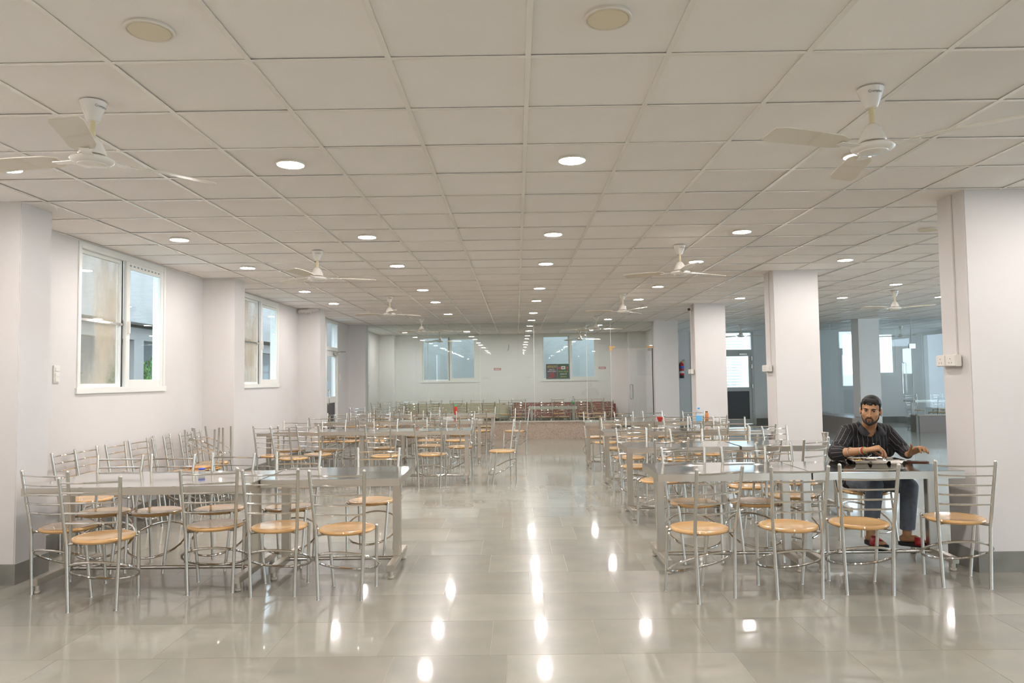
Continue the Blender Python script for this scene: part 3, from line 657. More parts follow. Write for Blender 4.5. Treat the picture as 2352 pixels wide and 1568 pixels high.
CH = {
'L1n5':(-3.235,5.37,-12),'L1n4':(-2.779,5.005,6.2),'L1n3':(-2.178,5.37,10.2),'L1n2':(-1.69,5.286,1.7),
'L1n1':(-1.189,5.186,-4.5),'L1f5':(-3.31,5.96,179.2),'L1f4':(-2.89,5.97,175.1),'L1f3':(-2.42,6.03,172.1),
'L1f2':(-1.865,6.08,177.9),'L1f1':(-1.248,6.352,174.6),'L2n5':(-3.378,10.324,-13),'L2n4':(-3,9.95,-33.8),
'L2n3':(-2.8,10.42,-23.5),'L2n2':(-1.8,10.125,-16.6),'L2n1':(-1.179,10.254,-6.4),'L2f5':(-3.391,11.091,176),
'L2f4':(-2.813,11.055,171.5),'L2f3':(-2.051,11.241,174.3),'L2f2':(-1.363,11.574,154.8),'L2f1':(-0.871,11.317,101.6),
'L3n5':(-3.285,12.692,-9.7),'L3n4':(-2.863,12.667,-5.5),'L3n3':(-2.443,12.649,-12.4),'L3n2':(-1.499,12.639,-13.7),
'L3n1':(-1.026,12.545,-24.5),'L3f6':(-3.378,13.544,169.6),'L3f5':(-2.981,13.568,164.9),'L3f4':(-2.561,13.567,174.7),
'L3f3':(-1.812,13.542,172),'L3f2':(-1.745,14.15,155.1),'L3f1':(-1.042,13.718,160),'L4n5':(-2.988,15.166,-10.3),
'L4n4':(-2.487,15.103,-33.4),'L4n3':(-2.151,15.151,-10.8),'L4n2':(-1.536,14.836,-10.5),'L4n1':(-0.733,14.815,-12.1),
'L4f5':(-3.678,16.602,163.7),'L4f4':(-3.108,16.536,165.6),'L4f3':(-2.85,17,165.9),'L4f2':(-1.856,16.038,107.1),
'L4f1':(-0.7,15.989,168.1),'A1':(-0.216,10.595,104.9),'A2':(-0.048,14.606,136.4),'R1n1':(1.22,5.06,25),
'R1n2':(1.834,5.099,1.5),'R1n3':(2.343,5.166,-5.2),'R1n4':(3.077,5.295,-10),'R1f1':(1.426,6.065,188.1),
'R1f2':(1.911,6.056,183),'R1f3':(2.333,6.38,198.5),'R2n3':(2.152,6.958,37.2),'R2n4':(2.674,7.169,34.2),
'R2n1':(1.404,7.383,21.9),'R2f1':(1.389,8.562,191.5),'R2f2':(1.938,8.199,187.5),'R2f3':(2.577,8.581,184),
'R2f4':(3.125,8.582,204.9),'R3n1':(1.43,9.53,11.4),'R3n2':(1.944,9.254,10.2),'R3n3':(2.536,9.874,7.1),
'R3n4':(2.993,9.441,9),'R3f1':(1.458,10.747,189.2),'R3f2':(2.387,10.829,188.3),'R3f3':(2.78,10.8,192),
'R3f4':(3.149,10.574,187),'R4n1':(1.409,11.796,14.6),'R4n2':(1.905,11.793,12.5),'R4n3':(2.468,11.814,4.1),
'R4n4':(3.02,11.658,6.9),'R4f1':(1.357,12.821,181.2),'R4f2':(1.943,12.779,201.4),'R4f3':(2.432,12.793,197),
'R4f4':(3.073,12.689,183.7),'W1':(-3.83,6.639,-86.7),'W2':(-3.837,6.989,-88.4),'W3':(-3.83,7.488,-88.7),
'W4':(-3.83,7.93,-90.7),'W5':(-3.83,8.299,-65.8),'W6':(-3.83,8.62,-75.1),'W7':(-3.76,8.93,-86.6),
'W8':(-3.805,9.26,-88.3),'G00':(-3.632,19.96,-38.9),'G01':(-3.801,20.963,176.6),'G02':(-2.858,19.943,-55.9),
'G03':(-3.316,21.16,175.1),'G04':(-2.69,19.588,-16.1),'G05':(-2.651,21.15,177.7),'G06':(-2.124,19.688,-22.4),
'G07':(-2.47,21.72,157.8),'G08':(-1.806,21.574,173.7),'G09':(-1.44,19.693,-14.1),'G10':(-1.196,21.548,171),
'G11':(-0.667,19.685,-21.2),'G12':(-0.33,21.54,179.7),'G13':(0.008,19.708,-11.1),'G14':(0.074,21.629,179.7),
'G15':(0.759,19.722,11.4),'G16':(1.214,21.633,180.7),'G17':(1.197,19.688,18.4),'G18':(1.899,21.644,182.6),
'G19':(1.728,19.675,12.2),'G20':(2.394,21.647,184.1),'G21':(2.262,19.766,35.5),'H0':(11.344,21.164,187.6),
'H1':(12.227,21.422,187.7),'H2':(11.157,19.751,14.2),'M0':(3.045,6.56,208),
}
rowname = {'L1': 'front left tables', 'L2': 'second left tables', 'L3': 'third left tables', 'L4': 'rearmost left tables', 'R1': 'front right tables', 'R2': 'second right tables', 'R3': 'third right tables', 'R4': 'rearmost right tables'}
for k, (x, y, a) in CH.items():
    r, s = k[:2], k[2:3]
    if r in rowname:
        n = int(k[3:]); side = 'near side' if s == 'n' else 'far side'
        lab = f'tan seated steel chair, {ORD[n]} from the aisle, {side} of the {rowname[r]}'
        if k == 'L2f1': lab = 'steel chair turned sideways at the aisle end of the second left tables'
        if k == 'L4f2': lab = 'steel chair turned sideways behind the rearmost left tables'
        grp = 'chairs around the ' + rowname[r]
    elif r == 'A1': lab, grp = 'lone steel chair standing sideways in the aisle, nearer one', 'chairs left standing in the aisle'
    elif r == 'A2': lab, grp = 'lone steel chair in the aisle near the granite plinth, farther one', 'chairs left standing in the aisle'
    elif r == 'M0': lab, grp = 'steel chair on which the man in the black shirt sits', 'chairs around the front right tables'
    elif k[0] == 'W':
        n = int(k[1:]); lab, grp = f'steel chair lined up against the left wall, {ORD[n]} from the nearest pier', 'chairs stored along the left wall'
    elif k[0] == 'G':
        n = int(k[1:]); f_ = abs(a) > 90; m_ = sum(1 for q, v in CH.items() if q[0] == 'G' and (abs(v[2]) > 90) == f_ and v[0] <= x)
        lab, grp = f'steel chair behind the glass partition, {ORD[m_]} from left, {"rear row facing the hall" if f_ else "front row seen from behind"}', 'chairs behind the glass partition'
    else:
        lab, grp = {'H0': 'steel chair at the left end of the table in the bluish glass room', 'H1': 'rear steel chair near the column in the bluish glass room', 'H2': 'front steel chair near the column in the bluish glass room'}[k], 'chairs in the bluish glass room'
    chair(x, y, a, lab, grp)
for k, lab in (('W7', 'upturned steel chair stacked by the left wall, nearer of the two'), ('W8', 'upturned steel chair stacked by the left wall, next to the second pier')):
    x, y, a = CH[k]; chair(x+.0, y, 90+(4 if k == 'W7' else -6), lab, 'upturned chairs by the left wall', flip=.9135)

# ------------------------------------------------------------------ things on the tables
T = .745
def lathe_thing(name, label, cat, x, y, z, parts, rz=0):
    t = thing(name, label, cat, (x, y, z), rz)
    for n, m, pr, seg in parts: MB().lathe(pr, seg).build(n, m, t, True)
    return t
lathe_thing('salt_jar', 'small clear jar with a blue lid on the front left table', 'jar', -2.49, 5.86, T+.0005, [('jar_body', 'jar_glass', [(.004, 0), (.023, 0), (.025, .006), (.025, .032), (.022, .036), (.004, .036)], 20), ('salt', 'paper_white', [(.004, .002), (.021, .002), (.021, .022), (.004, .016)], 16), ('lid', 'blue_plastic', [(.004, .036), (.026, .036), (.026, .047), (.023, .049), (.004, .049)], 20)])
lathe_thing('water_bottle', 'clear plastic water bottle with a blue label and cap', 'bottle', 2.47, 10.10, T+.0005, [('bottle_body', 'clear_plastic', [(.004, .003), (.034, 0), (.040, .008), (.040, .08), (.037, .09), (.040, .10), (.040, .20), (.036, .225), (.018, .262), (.0135, .27), (.0135, .285), (.004, .285)], 24), ('label_band', 'label_blue', [(.039, .118), (.0408, .118), (.0408, .188), (.039, .188)], 24), ('cap', 'cap_blue', [(.004, .276), (.0155, .276), (.0155, .296), (.004, .297)], 16)])
lathe_thing('juice_bottle', 'small orange drink bottle with a brown cap on the rear right table', 'bottle', 3.09, 12.12, T+.0005, [('bottle_body', 'juice', [(.004, 0), (.028, 0), (.030, .006), (.030, .105), (.020, .125), (.017, .135), (.004, .136)], 20), ('label_band', 'label_orange', [(.029, .035), (.0307, .035), (.0307, .085), (.029, .085)], 20), ('cap', 'brown_scrap', [(.004, .134), (.020, .134), (.020, .152), (.004, .153)], 16)])
lathe_thing('steel_tumbler', 'ribbed steel tumbler standing on the second right table near the column', 'tumbler', 3.385, 8.20, T+.0005, [('cup', 'chrome', [(.004, 0), (.026, 0), (.036, .085), (.038, .088), (.035, .087), (.025, .004), (.004, .004)], 24)])
lathe_thing('bowl', 'small red plastic bowl on the rearmost right table', 'bowl', 2.345, 12.20, T+.0005, [('bowl_body', 'red_plastic', [(.004, 0), (.030, 0), (.050, .045), (.054, .062), (.051, .062), (.028, .005), (.004, .005)], 24)])
lathe_thing('sauce_bottle', 'red squeeze sauce bottle with a green cap on the rearmost left table', 'bottle', -1.265, 15.35, T+.0005, [('bottle_body', 'red_plastic', [(.004, 0), (.032, 0), (.034, .006), (.034, .06), (.030, .085), (.034, .11), (.032, .15), (.024, .168), (.004, .17)], 24), ('cap', 'green_plastic', [(.004, .168), (.028, .168), (.026, .182), (.012, .192), (.006, .215), (.004, .216)], 18)])
t = thing('napkin_box', 'white paper napkin box on the third left table', 'box', (-1.235, 13.25, T+.0005), .1); MB().bbox(-.085, .085, -.05, .05, 0, .055, .004).build('carton', 'paper_white', t, True); MB().bbox(-.05, .05, -.015, .015, .054, .0565, .001).build('opening_flap', 'paper_white', t)
t = thing('spoon_stand', 'small black pot on the rearmost left table', 'pot', (-1.86, 15.45, T+.0005)); MB().lathe([(.004, 0), (.024, 0), (.026, .06), (.023, .06), (.022, .005), (.004, .005)], 16).build('pot_body', 'black_plastic', t, True)
t = thing('paper_scrap', 'crumpled brown paper scrap on the second left table', 'litter', (-1.47, 10.86, T+.001)); MB().add([(-.035,-.02,0),(.03,-.025,.002),(.04,.02,.016),(-.03,.025,.012),(0,0,.022),(-.035,-.02,.004)],[(0,1,4),(1,2,4),(2,3,4),(3,0,4),(0,3,2,1)]).build('scrap', 'brown_scrap', t)
for k, (x, y, w_) in enumerate(((-.86, 10.98, 'orange'), (-.80, 10.86, 'tan'))):
    t = thing('crumb', f'tiny {w_} food crumb at the aisle end of the second left table', 'litter', (x, y, T+.0005)); MB().ball((0, 0, .005), (.011, .008, .006)).build('morsel', 'label_orange' if k == 0 else 'seat_laminate', t, True)
t = thing('wiping_cloth', 'crumpled cream cloth on the third right table', 'cloth', (1.97, 10.33, T+.001)); bmv = MB(); nn = 9
vs = [(-.10+.2*i/(nn-1)+.01*math.sin(j*2.1), -.05+.1*j/(nn-1)+.012*math.sin(i*1.3), .006+.010*abs(math.sin(i*1.1+j*.8))) for j in range(nn) for i in range(nn)]
bmv.add(vs, [(j*nn+i, j*nn+i+1, (j+1)*nn+i+1, (j+1)*nn+i) for j in range(nn-1) for i in range(nn-1)]); bmv.build('folded_sheet', 'cloth_cream', t, True)
lathe_thing('water_bottle', 'teal capped water bottle on the table behind the glass partition', 'bottle', 1.44, 18.95, T+.0005, [('bottle_body', 'clear_plastic', [(.004, 0), (.032, 0), (.034, .008), (.034, .17), (.015, .215), (.013, .235), (.004, .235)], 20), ('label_band', 'label_teal' if 'label_teal' in M else 'green_plastic', [(.033, .07), (.0347, .07), (.0347, .115), (.033, .115)], 20), ('cap', 'green_plastic', [(.004, .232), (.015, .232), (.015, .25), (.004, .251)], 14)])

# ------------------------------------------------------------------ upholstered benches in the far glass room
def patch_mat():
    m = mat('patchwork', (.55, .47, .33), .85); nt = m.node_tree; b = nt.nodes['Principled BSDF']
    tc = nt.nodes.new('ShaderNodeTexCoord'); mp = nt.nodes.new('ShaderNodeMapping'); mp.inputs['Scale'].default_value = (1, 1, 1); nt.links.new(tc.outputs['Object'], mp.inputs[0])
    ck = nt.nodes.new('ShaderNodeTexBrick'); ck.offset = .5; ck.inputs['Scale'].default_value = 1.0; ck.inputs['Brick Width'].default_value = .17; ck.inputs['Row Height'].default_value = .15; ck.inputs['Mortar Size'].default_value = 0
    ck.inputs['Color1'].default_value = (.55, .47, .33, 1); ck.inputs['Color2'].default_value = (.50, .08, .11, 1); ck.inputs['Bias'].default_value = -.25
    sx = nt.nodes.new('ShaderNodeSeparateXYZ'); cx = nt.nodes.new('ShaderNodeCombineXYZ'); nt.links.new(mp.outputs[0], sx.inputs[0]); nt.links.new(sx.outputs[0], cx.inputs[0]); nt.links.new(sx.outputs[2], cx.inputs[1]); nt.links.new(cx.outputs[0], ck.inputs[0])
    vo = nt.nodes.new('ShaderNodeTexVoronoi'); vo.inputs['Scale'].default_value = 16; nt.links.new(mp.outputs[0], vo.inputs[0])
    r = nt.nodes.new('ShaderNodeMapRange'); r.inputs[1].default_value = .32; r.inputs[2].default_value = .36; nt.links.new(vo.outputs[0], r.inputs[0])
    mx = nt.nodes.new('ShaderNodeMix'); mx.data_type = 'RGBA'; mx.inputs[7].default_value = (.30, .13, .12, 1); nt.links.new(ck.outputs[0], mx.inputs[6]); nt.links.new(r.outputs[0], mx.inputs[0])
    nt.links.new(mx.outputs[2], b.inputs['Base Color'])
patch_mat(); mat('cream_fabric', (.52, .48, .36), .9, noise=((.30, .22, .14), 9, 2, .62, .68, (1, 1, 1)))
def bench(x0, x1, label, m):
    t = thing('bench_sofa', label, 'sofa', ((x0+x1)/2, 22.37, 0)); w = (x1-x0)/2
    MB().bbox(-w, w, .10, .30, .30, .74, .06).build('backrest', m, t, True); MB().bbox(-w, w, -.30, .12, .28, .44, .05).build('seat_cushion', m, t, True)
    for sx_ in (-1, 1):
        for y in (-.22, .22): MB().bbox(sx_*(w-.12)-.025, sx_*(w-.12)+.025, y-.025, y+.025, 0, .30, .003).build('leg', 'satin_steel', t, True)
bench(-.18, 3.0, 'long bench sofa upholstered in red and beige patchwork', 'patchwork')
bench(-3.6, -.26, 'long bench sofa in faded cream fabric behind the left chairs', 'cream_fabric')

# ------------------------------------------------------------------ outside the left windows and far door
tag(MB().box(-60, XL-.3, -40, 70, -.6, -.12).build('courtyard_ground', 'outside_ground'), 'grey paved ground outside the left windows', 'ground', kind='structure')
tag(MB().box(-60, 60, YF+.3, 80, -.6, -.12).build('yard_ground', 'outside_ground'), 'pale yard ground beyond the far wall', 'ground', kind='structure')
mat('neighbour_wall', (.26, .30, .32), .8)
nb = thing('neighbour_building', 'white building with a deep roof slab across the courtyard', 'building', (0, 0, 0))
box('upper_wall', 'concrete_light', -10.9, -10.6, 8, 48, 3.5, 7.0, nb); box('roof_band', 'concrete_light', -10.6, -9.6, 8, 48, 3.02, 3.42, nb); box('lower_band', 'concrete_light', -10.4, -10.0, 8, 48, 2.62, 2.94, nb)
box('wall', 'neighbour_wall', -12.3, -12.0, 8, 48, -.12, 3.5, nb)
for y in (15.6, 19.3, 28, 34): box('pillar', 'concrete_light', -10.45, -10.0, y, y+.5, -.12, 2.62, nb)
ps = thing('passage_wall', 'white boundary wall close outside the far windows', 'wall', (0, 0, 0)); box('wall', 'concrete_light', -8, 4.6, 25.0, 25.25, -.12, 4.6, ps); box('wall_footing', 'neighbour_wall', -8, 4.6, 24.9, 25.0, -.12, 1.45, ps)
def shrub(x, y, h, r, n, label):
    t = thing('shrub', label, 'shrub', (x, y, -.12)); MB().tube([(0, 0, 0), (.05, .03, h*.4), (0, .06, h*.75)], [.04, .03, .012], 7).build('stem', 'bark', t, True)
    b = MB()
    for k in range(n):
        th = random.uniform(0, 2*PI); ph = math.acos(random.uniform(-1, 1)); q = random.uniform(.55, 1)**.5
        c = Vector((r*q*math.sin(ph)*math.cos(th), r*q*math.sin(ph)*math.sin(th), h*.62+h*.40*q*math.cos(ph))); R = Euler((random.uniform(0, 6), random.uniform(0, 6), random.uniform(0, 6))).to_matrix(); s_ = random.uniform(.05, .09)
        b.add([c+R@Vector(p) for p in ((-s_, 0, 0), (0, -s_*.45, .01), (s_, 0, 0), (0, s_*.45, .01))], [(0, 1, 2, 3)])
    o = b.build('foliage', 'leaf', t); o['kind'] = 'stuff'
for k, (x, y) in enumerate(((-11.15, 21.3), (-11.1, 23.2), (-11.0, 25.2), (-11.2, 17.6))): shrub(x, y, 2.3+.2*(k % 2), .75, 900, f'green leafy shrub across the courtyard, {ORD[k+1]} of the hedge')
lb = thing('louvred_building', 'white building with louvre slats beyond the lobby door', 'building', (0, 0, 0)); MB().box(4.4, 16, 31, 31.3, -.12, 3.6).build('wall', 'outside_white', lb)
for k in range(22): MB().box(5.3, 9.6, 30.9, 31, .4+k*.12, .47+k*.12).build('louvre_slat', 'outside_white', lb)
# ------------------------------------------------------------------ the seated man
mat('skin', (.50, .27, .14), .45, spec=.4, noise=((.43, .22, .105), 14, 3, .4, .7, (1, 1, 1)))
mat('hair_black', (.010, .009, .008), .5, bump=.35, bscale=260)
mat('beard_black', (.022, .016, .012), .65, bump=.3, bscale=300)
mat('eye_white', (.70, .68, .64), .2); mat('iris_dark', (.02, .012, .008), .1); mat('lip', (.30, .12, .085), .45)
mat('trouser_grey', (.15, .175, .215), .8, noise=((.12, .14, .175), 25, 3, .4, .7, (1, 1, 1)), bump=.15, bscale=14)
mat('slipper_red', (.42, .02, .03), .4); mat('sole_black', (.02, .018, .018), .7); mat('collar_grey', (.035, .034, .042), .8)
mat('thread_red', (.55, .03, .05), .7); mat('thread_green', (.15, .50, .08), .7)
m = mat('shirt_black', (.009, .008, .009), .75, bump=.25, bscale=11); nt = m.node_tree
at = nt.nodes.new('ShaderNodeAttribute'); at.attribute_name = 'stripe'
mm = nt.nodes.new('ShaderNodeMath'); mm.operation = 'FRACT'; nt.links.new(at.outputs['Fac'], mm.inputs[0])
m2 = nt.nodes.new('ShaderNodeMath'); m2.operation = 'LESS_THAN'; m2.inputs[1].default_value = .10; nt.links.new(mm.outputs[0], m2.inputs[0])
mx = nt.nodes.new('ShaderNodeMix'); mx.data_type = 'RGBA'; mx.inputs[6].default_value = (.009, .008, .009, 1); mx.inputs[7].default_value = (.17, .165, .165, 1)
nt.links.new(m2.outputs[0], mx.inputs[0]); nt.links.new(mx.outputs[2], nt.nodes['Principled BSDF'].inputs['Base Color'])
PR = Vector((3.045, 6.56, 0))
man = thing('person', 'man in a black pinstriped shirt eating from a steel tray at the front right table', 'person', PR)
def skinned(mb, name, material, voxel, smooth=2, parent=None, post=None):
    me = mb.mesh(name); o = bpy.data.objects.new(name, me); COL.objects.link(o)
    r = o.modifiers.new('r', 'REMESH'); r.mode = 'VOXEL'; r.voxel_size = voxel; r.use_smooth_shade = True
    if smooth: s_ = o.modifiers.new('s', 'SMOOTH'); s_.iterations = smooth; s_.factor = .5
    bpy.context.view_layer.update()
    me2 = bpy.data.meshes.new_from_object(o.evaluated_get(bpy.context.evaluated_depsgraph_get()))
    bpy.data.objects.remove(o); bpy.data.meshes.remove(me); me2.name = name
    me2.materials.clear(); me2.materials.append(M[material])
    if post: post(me2)
    me2.polygons.foreach_set('use_smooth', [True]*len(me2.polygons))
    p = parent or man; ob = link(name, me2, p); ob.location = -PR if p is man else (0, 0, 0); return ob
V = Vector
# head frame: x to the man's left (picture right), y forward, z up
HO = V((2.991, 6.295, 1.158)); hf = V((-.52, -.85, -.05)).normalized(); hu = V((.07, -.04, 1)); hl = hf.cross(hu).normalized()*-1; hu = hl.cross(hf).normalized()*-1
if hu.z < 0: hu = -hu
if hl.x < 0: hl = -hl
HM = Matrix((( hl.x, hf.x, hu.x), (hl.y, hf.y, hu.y), (hl.z, hf.z, hu.z)))
def H(x, y, z): return HO + HM @ V((x, y, z))
# joints
shR, elR, wrR = V((2.862, 6.47, .965)), V((2.668, 6.262, .802)), V((2.800, 6.005, .852))
shL, elL, wrL = V((3.205, 6.49, .962)), V((3.318, 6.40, .800)), V((3.222, 6.165, .797))
hipR, knR, anR = V((2.945, 6.60, .545)), V((2.940, 6.17, .548)), V((2.828, 6.035, .175))
hipL, knL, anL = V((3.130, 6.60, .545)), V((3.225, 6.17, .535)), V((3.095, 5.985, .180))
body = MB()
body.ball(H(0,-.012,.035), (.074,.092,.080), 20, 14, HM); body.ball(H(0,.022,-.028), (.065,.066,.082), 20, 14, HM); body.ball(H(0,-.005,-.015), (.0705,.060,.068), 20, 14, HM)
for s in (-1, 1):
    body.cone(H(s*.048,.0,-.062), .020, H(0,.052,-.095), .021); body.ball(H(s*.040,.052,-.030), .024); body.ball(H(s*.078,-.008,-.012), (.009,.019,.031), 12, 8, HM)
    body.ball(H(s*.082,-.014,.004), (.006,.012,.018), 10, 6, HM); body.ball(H(s*.0125,.092,-.041), .0085)
body.ball(H(0,.066,-.100), .019); body.cone(H(-.036,.078,.019), .011, H(.036,.078,.019), .011)
body.cone(H(0,.084,.006), .0095, H(0,.110,-.038), .0125)
body.ball(H(0,.087,-.0665), (.022,.009,.0065), 12, 8, HM); body.ball(H(0,.084,-.0775), (.019,.009,.0065), 12, 8, HM)
nb_ = V((3.030, 6.430, 1.000)); body.cone(H(0,-.028,-.060), .056, nb_, .060)
for s in (-1, 1):
    body.cone(V((3.035+s*.06, 6.59, .585)), .115, V((3.035+s*.065, 6.50, .88)), .105)
body.cone(V((2.90, 6.47, .972)), .048, V((3.165, 6.48, .970)), .048); body.cone(nb_-V((0,.0,.0)), .062, V((3.033, 6.47, .93)), .09)
body.cone(V((3.022, 6.405, .985)), .045, V((3.024, 6.425, .93)), .05)
for sh, el, wr in ((shR, elR, wrR), (shL, elL, wrL)):
    body.cone(sh, .048, el, .038); body.cone(el, .038, el.lerp(wr, .35), .039); body.cone(el.lerp(wr, .35), .039, wr, .026)
for hp_, kn, an in ((hipR, knR, anR), (hipL, knL, anL)):
    body.cone(hp_, .078, kn, .052); body.cone(kn, .050, kn.lerp(an, .3), .050); body.cone(kn.lerp(an, .3), .048, an, .034)
for an, toe in ((anR, V((2.842, 5.850, .140))), (anL, V((3.238, 5.905, .150)))):
    d_ = (toe-an); d_.z = 0; d_.normalize(); sd = V((-d_.y, d_.x, 0)); body.cone(an-d_*.030+V((0,0,-.028)), .028, an+d_*.06+V((0,0,-.022)), .028)
    for k, q in enumerate((-.026, -.012, .002, .016, .028)):
        body.cone(an+d_*.06+sd*q*.8+V((0,0,-.026)), .014, V((toe.x, toe.y, .140))+sd*q-d_*.006*abs(k-1.4), .0088)
def finger(pts, r0, r1):
    n = len(pts)-1
    for i in range(n): body.cone(pts[i], r0+(r1-r0)*i/n, pts[i+1], r0+(r1-r0)*(i+1)/n, 10)
# right hand pinching food
kR = [V((2.876,5.944,.866)), V((2.889,5.963,.880)), V((2.894,5.983,.884)), V((2.890,6.004,.880))]
mR = [V((2.902,5.942,.840)), V((2.922,5.956,.850)), V((2.931,5.972,.849)), V((2.929,5.990,.842))]
tR = [V((2.900,5.946,.812)), V((2.926,5.950,.807)), V((2.944,5.962,.797)), V((2.944,5.974,.793))]
for k in range(4): body.cone(wrR.lerp(kR[k], .12), .019, kR[k], .0125, 12); finger([kR[k], mR[k], mR[k].lerp(tR[k], .55)+V((.003,0,.001)), tR[k]], .0100, .0072)
finger([wrR+V((.02,.012,-.004)), V((2.852,6.022,.852)), V((2.892,6.022,.826)), V((2.932,5.994,.799))], .0135, .0085)
# left hand half raised, thumb up
kL = [V((3.240,6.072,.862)), V((3.264,6.068,.866)), V((3.286,6.072,.860)), V((3.304,6.082,.848))]
for k in range(4):
    md = kL[k]+V((.006,-.036,.004)); tp = md+V((.006,-.016,-.040+.003*k)); body.cone(wrL.lerp(kL[k], .15), .020, kL[k], .0125, 12); finger([kL[k], md, md.lerp(tp, .5)+V((.001,-.004,.0)), tp], .0102, .0078)
finger([wrL+V((-.012,-.035,.012)), V((3.205,6.098,.840)), V((3.198,6.062,.868)), V((3.186,6.042,.892))], .0140, .0082)
skinned(body, 'body', 'skin', .0045, 2)
# face details
for s in (-1, 1):
    e = MB().ball(H(s*.0305,.0785,.0005), (.0125,.0112,.0066), 14, 10, HM).build('eye', 'eye_white', man, True); e.location = -PR
    MB().ball(H(s*.0305+.0030,.0882,.0005), (.0054,.0028,.0056), 12, 8, HM).build('iris', 'iris_dark', e, True)
    o = MB().tube([H(s*.014,.0945,.0160), H(s*.030,.0935,.0205), H(s*.050,.078,.0175)], [.0046,.0052,.002], 8).build('eyebrow', 'hair_black', man, True); o.location = -PR
    o = MB().tube([H(s*.019,.0900,.0040), H(s*.0305,.0915,.0064), H(s*.043,.0845,.0030)], .0022, 6).build('eyelid_line', 'hair_black', man, True); o.location = -PR
o = MB().ball(H(0,.0935,-.0685), (.019,.0045,.0036), 12, 6, HM).ball(H(0,.0905,-.0765), (.016,.005,.0040), 12, 6, HM).build('lips', 'lip', man, True); o.location = -PR
hair = MB(); hair.ball(H(0,-.022,.052), (.0795,.093,.079), 24, 16, HM); hair.ball(H(0,-.050,.004), (.066,.058,.072), 20, 12, HM)
hair.cone(H(-.046,.048,.082), .022, H(.046,.048,.082), .022); hair.cone(H(-.034,.060,.082), .020, H(.034,.062,.080), .020)
for s in (-1, 1): hair.cone(H(s*.066,.020,.056), .0135, H(s*.0715,.012,.0), .0045)
for k in range(26):
    a = random.uniform(-1, 1); hair.cone(H(.052*a,.056+random.uniform(0,.012),.078), .011, H(.056*a+random.uniform(-.006,.006),.0795-.020*abs(a),.055+random.uniform(-.005,.006)), .005, 8)
skinned(hair, 'hair', 'hair_black', .0032, 1)
bd = MB()
for s in (-1, 1):
    bd.cone(H(s*.0685,.012,-.020), .0035, H(s*.0610,.014,-.062), .0070); bd.cone(H(s*.0610,.014,-.062), .0070, H(s*.044,.042,-.094), .0090); bd.cone(H(s*.044,.042,-.094), .0090, H(0,.072,-.113), .0125)
    bd.cone(H(s*.003,.0985,-.0560), .0046, H(s*.021,.0905,-.0600), .0050); bd.cone(H(s*.021,.0905,-.0600), .0048, H(s*.029,.0790,-.073), .0046); bd.cone(H(s*.0285,.0780,-.075), .0046, H(s*.018,.0790,-.098), .0080)
bd.ball(H(0,.0790,-.103), (.018,.011,.011), 12, 8, HM); bd.cone(H(0,.0890,-.0855), .0032, H(0,.086,-.092), .0045)
skinned(bd, 'beard', 'beard_black', .003, 1)
# shirt
segs = []
sh = MB()
for s in (-1, 1): sh.cone(V((3.035+s*.062, 6.585, .555)), .135, V((3.035+s*.068, 6.50, .87)), .122)
sh.cone(V((2.875, 6.47, .964)), .066, V((3.195, 6.485, .960)), .066); sh.cone(V((3.03, 6.45, 1.005)), .068, V((3.033, 6.47, .92)), .11)
sh.cone(V((2.97, 6.45, 1.0)), .055, shR+V((0,0,.005)), .062); sh.cone(V((3.09, 6.455, 1.0)), .055, shL+V((0,0,.005)), .062)
sh.cone(shR, .071, elR, .060); sh.cone(elR, .061, elR.lerp(wrR, .17), .058)
sh.cone(elR+(shR-elR)*.16, .068, elR+(shR-elR)*.02, .068); sh.cone(elR.lerp(wrR, .06), .064, elR.lerp(wrR, .20), .060)
sh.cone(shL, .070, elL, .056); sh.cone(elL, .056, elL.lerp(wrL, .86), .040)
for k in range(7):                                             # soft folds at the elbow and waist
    q = shR.lerp(elR, .45+.07*k); dq = V((random.uniform(-1,1), random.uniform(-1,1), random.uniform(-1,1)))*.028; sh.cone(q+dq, .046, q-dq*.5+V((.0,-.014,.01)), .046)
    q = V((3.035+random.uniform(-.11,.11), 6.44, .60+.03*k)); sh.cone(q+V((-.06,0,.0)), .05, q+V((.06,.01,.015)), .05)
def shirt_post(me):
    n = len(me.vertices); co = np.empty(n*3); me.vertices.foreach_get('co', co); co = co.reshape(-1, 3)
    st = (co[:, 0]-3.03)/.036
    for a, b, ref in ((shR, elR, V((.3,-1,.2))), (elR, wrR, V((.3,-.6,.8))), (shL, elL, V((-.6,-1,.3))), (elL, wrL, V((-.6,-.3,.8)))):
        A, B = np.array(a), np.array(b); d = B-A; L = np.linalg.norm(d); d /= L; rel = co-A; t = rel@d; rad = rel-np.outer(t, d); dist = np.linalg.norm(rad, axis=1)
        x = np.cross(d, np.array(ref)); x /= np.linalg.norm(x); y_ = np.cross(d, x); ang = np.arctan2(rad@y_, rad@x)
        if a in (shR, shL): mk = (dist < .085) & (t > .035) & (t < L+.03) & ((co[:, 0] < 2.875) if a is shR else (co[:, 0] > 3.19))
        else: mk = (dist < .08) & (t > 0)
        st = np.where(mk, ang*.062/.036+.3, st)
    at_ = me.attributes.new('stripe', 'FLOAT', 'POINT'); at_.data.foreach_set('value', st.astype(np.float32))
    bm = bmesh.new(); bm.from_mesh(me); kill = []
    cW = lambda z: .004+.055*max(0, (z-.930))/.10
    for f in bm.faces:
        c = f.calc_center_median()
        if c.z > .930 and c.y < 6.46 and abs(c.x-3.022) < cW(c.z): kill.append(f)
        elif c.z > 1.035 and abs(c.x-3.03) < .075: kill.append(f)
        elif c.z < .47: kill.append(f)
    bmesh.ops.delete(bm, geom=kill, context='FACES'); bm.to_mesh(me); bm.free()
shirt = skinned(sh, 'shirt', 'shirt_black', .006, 3, post=shirt_post)
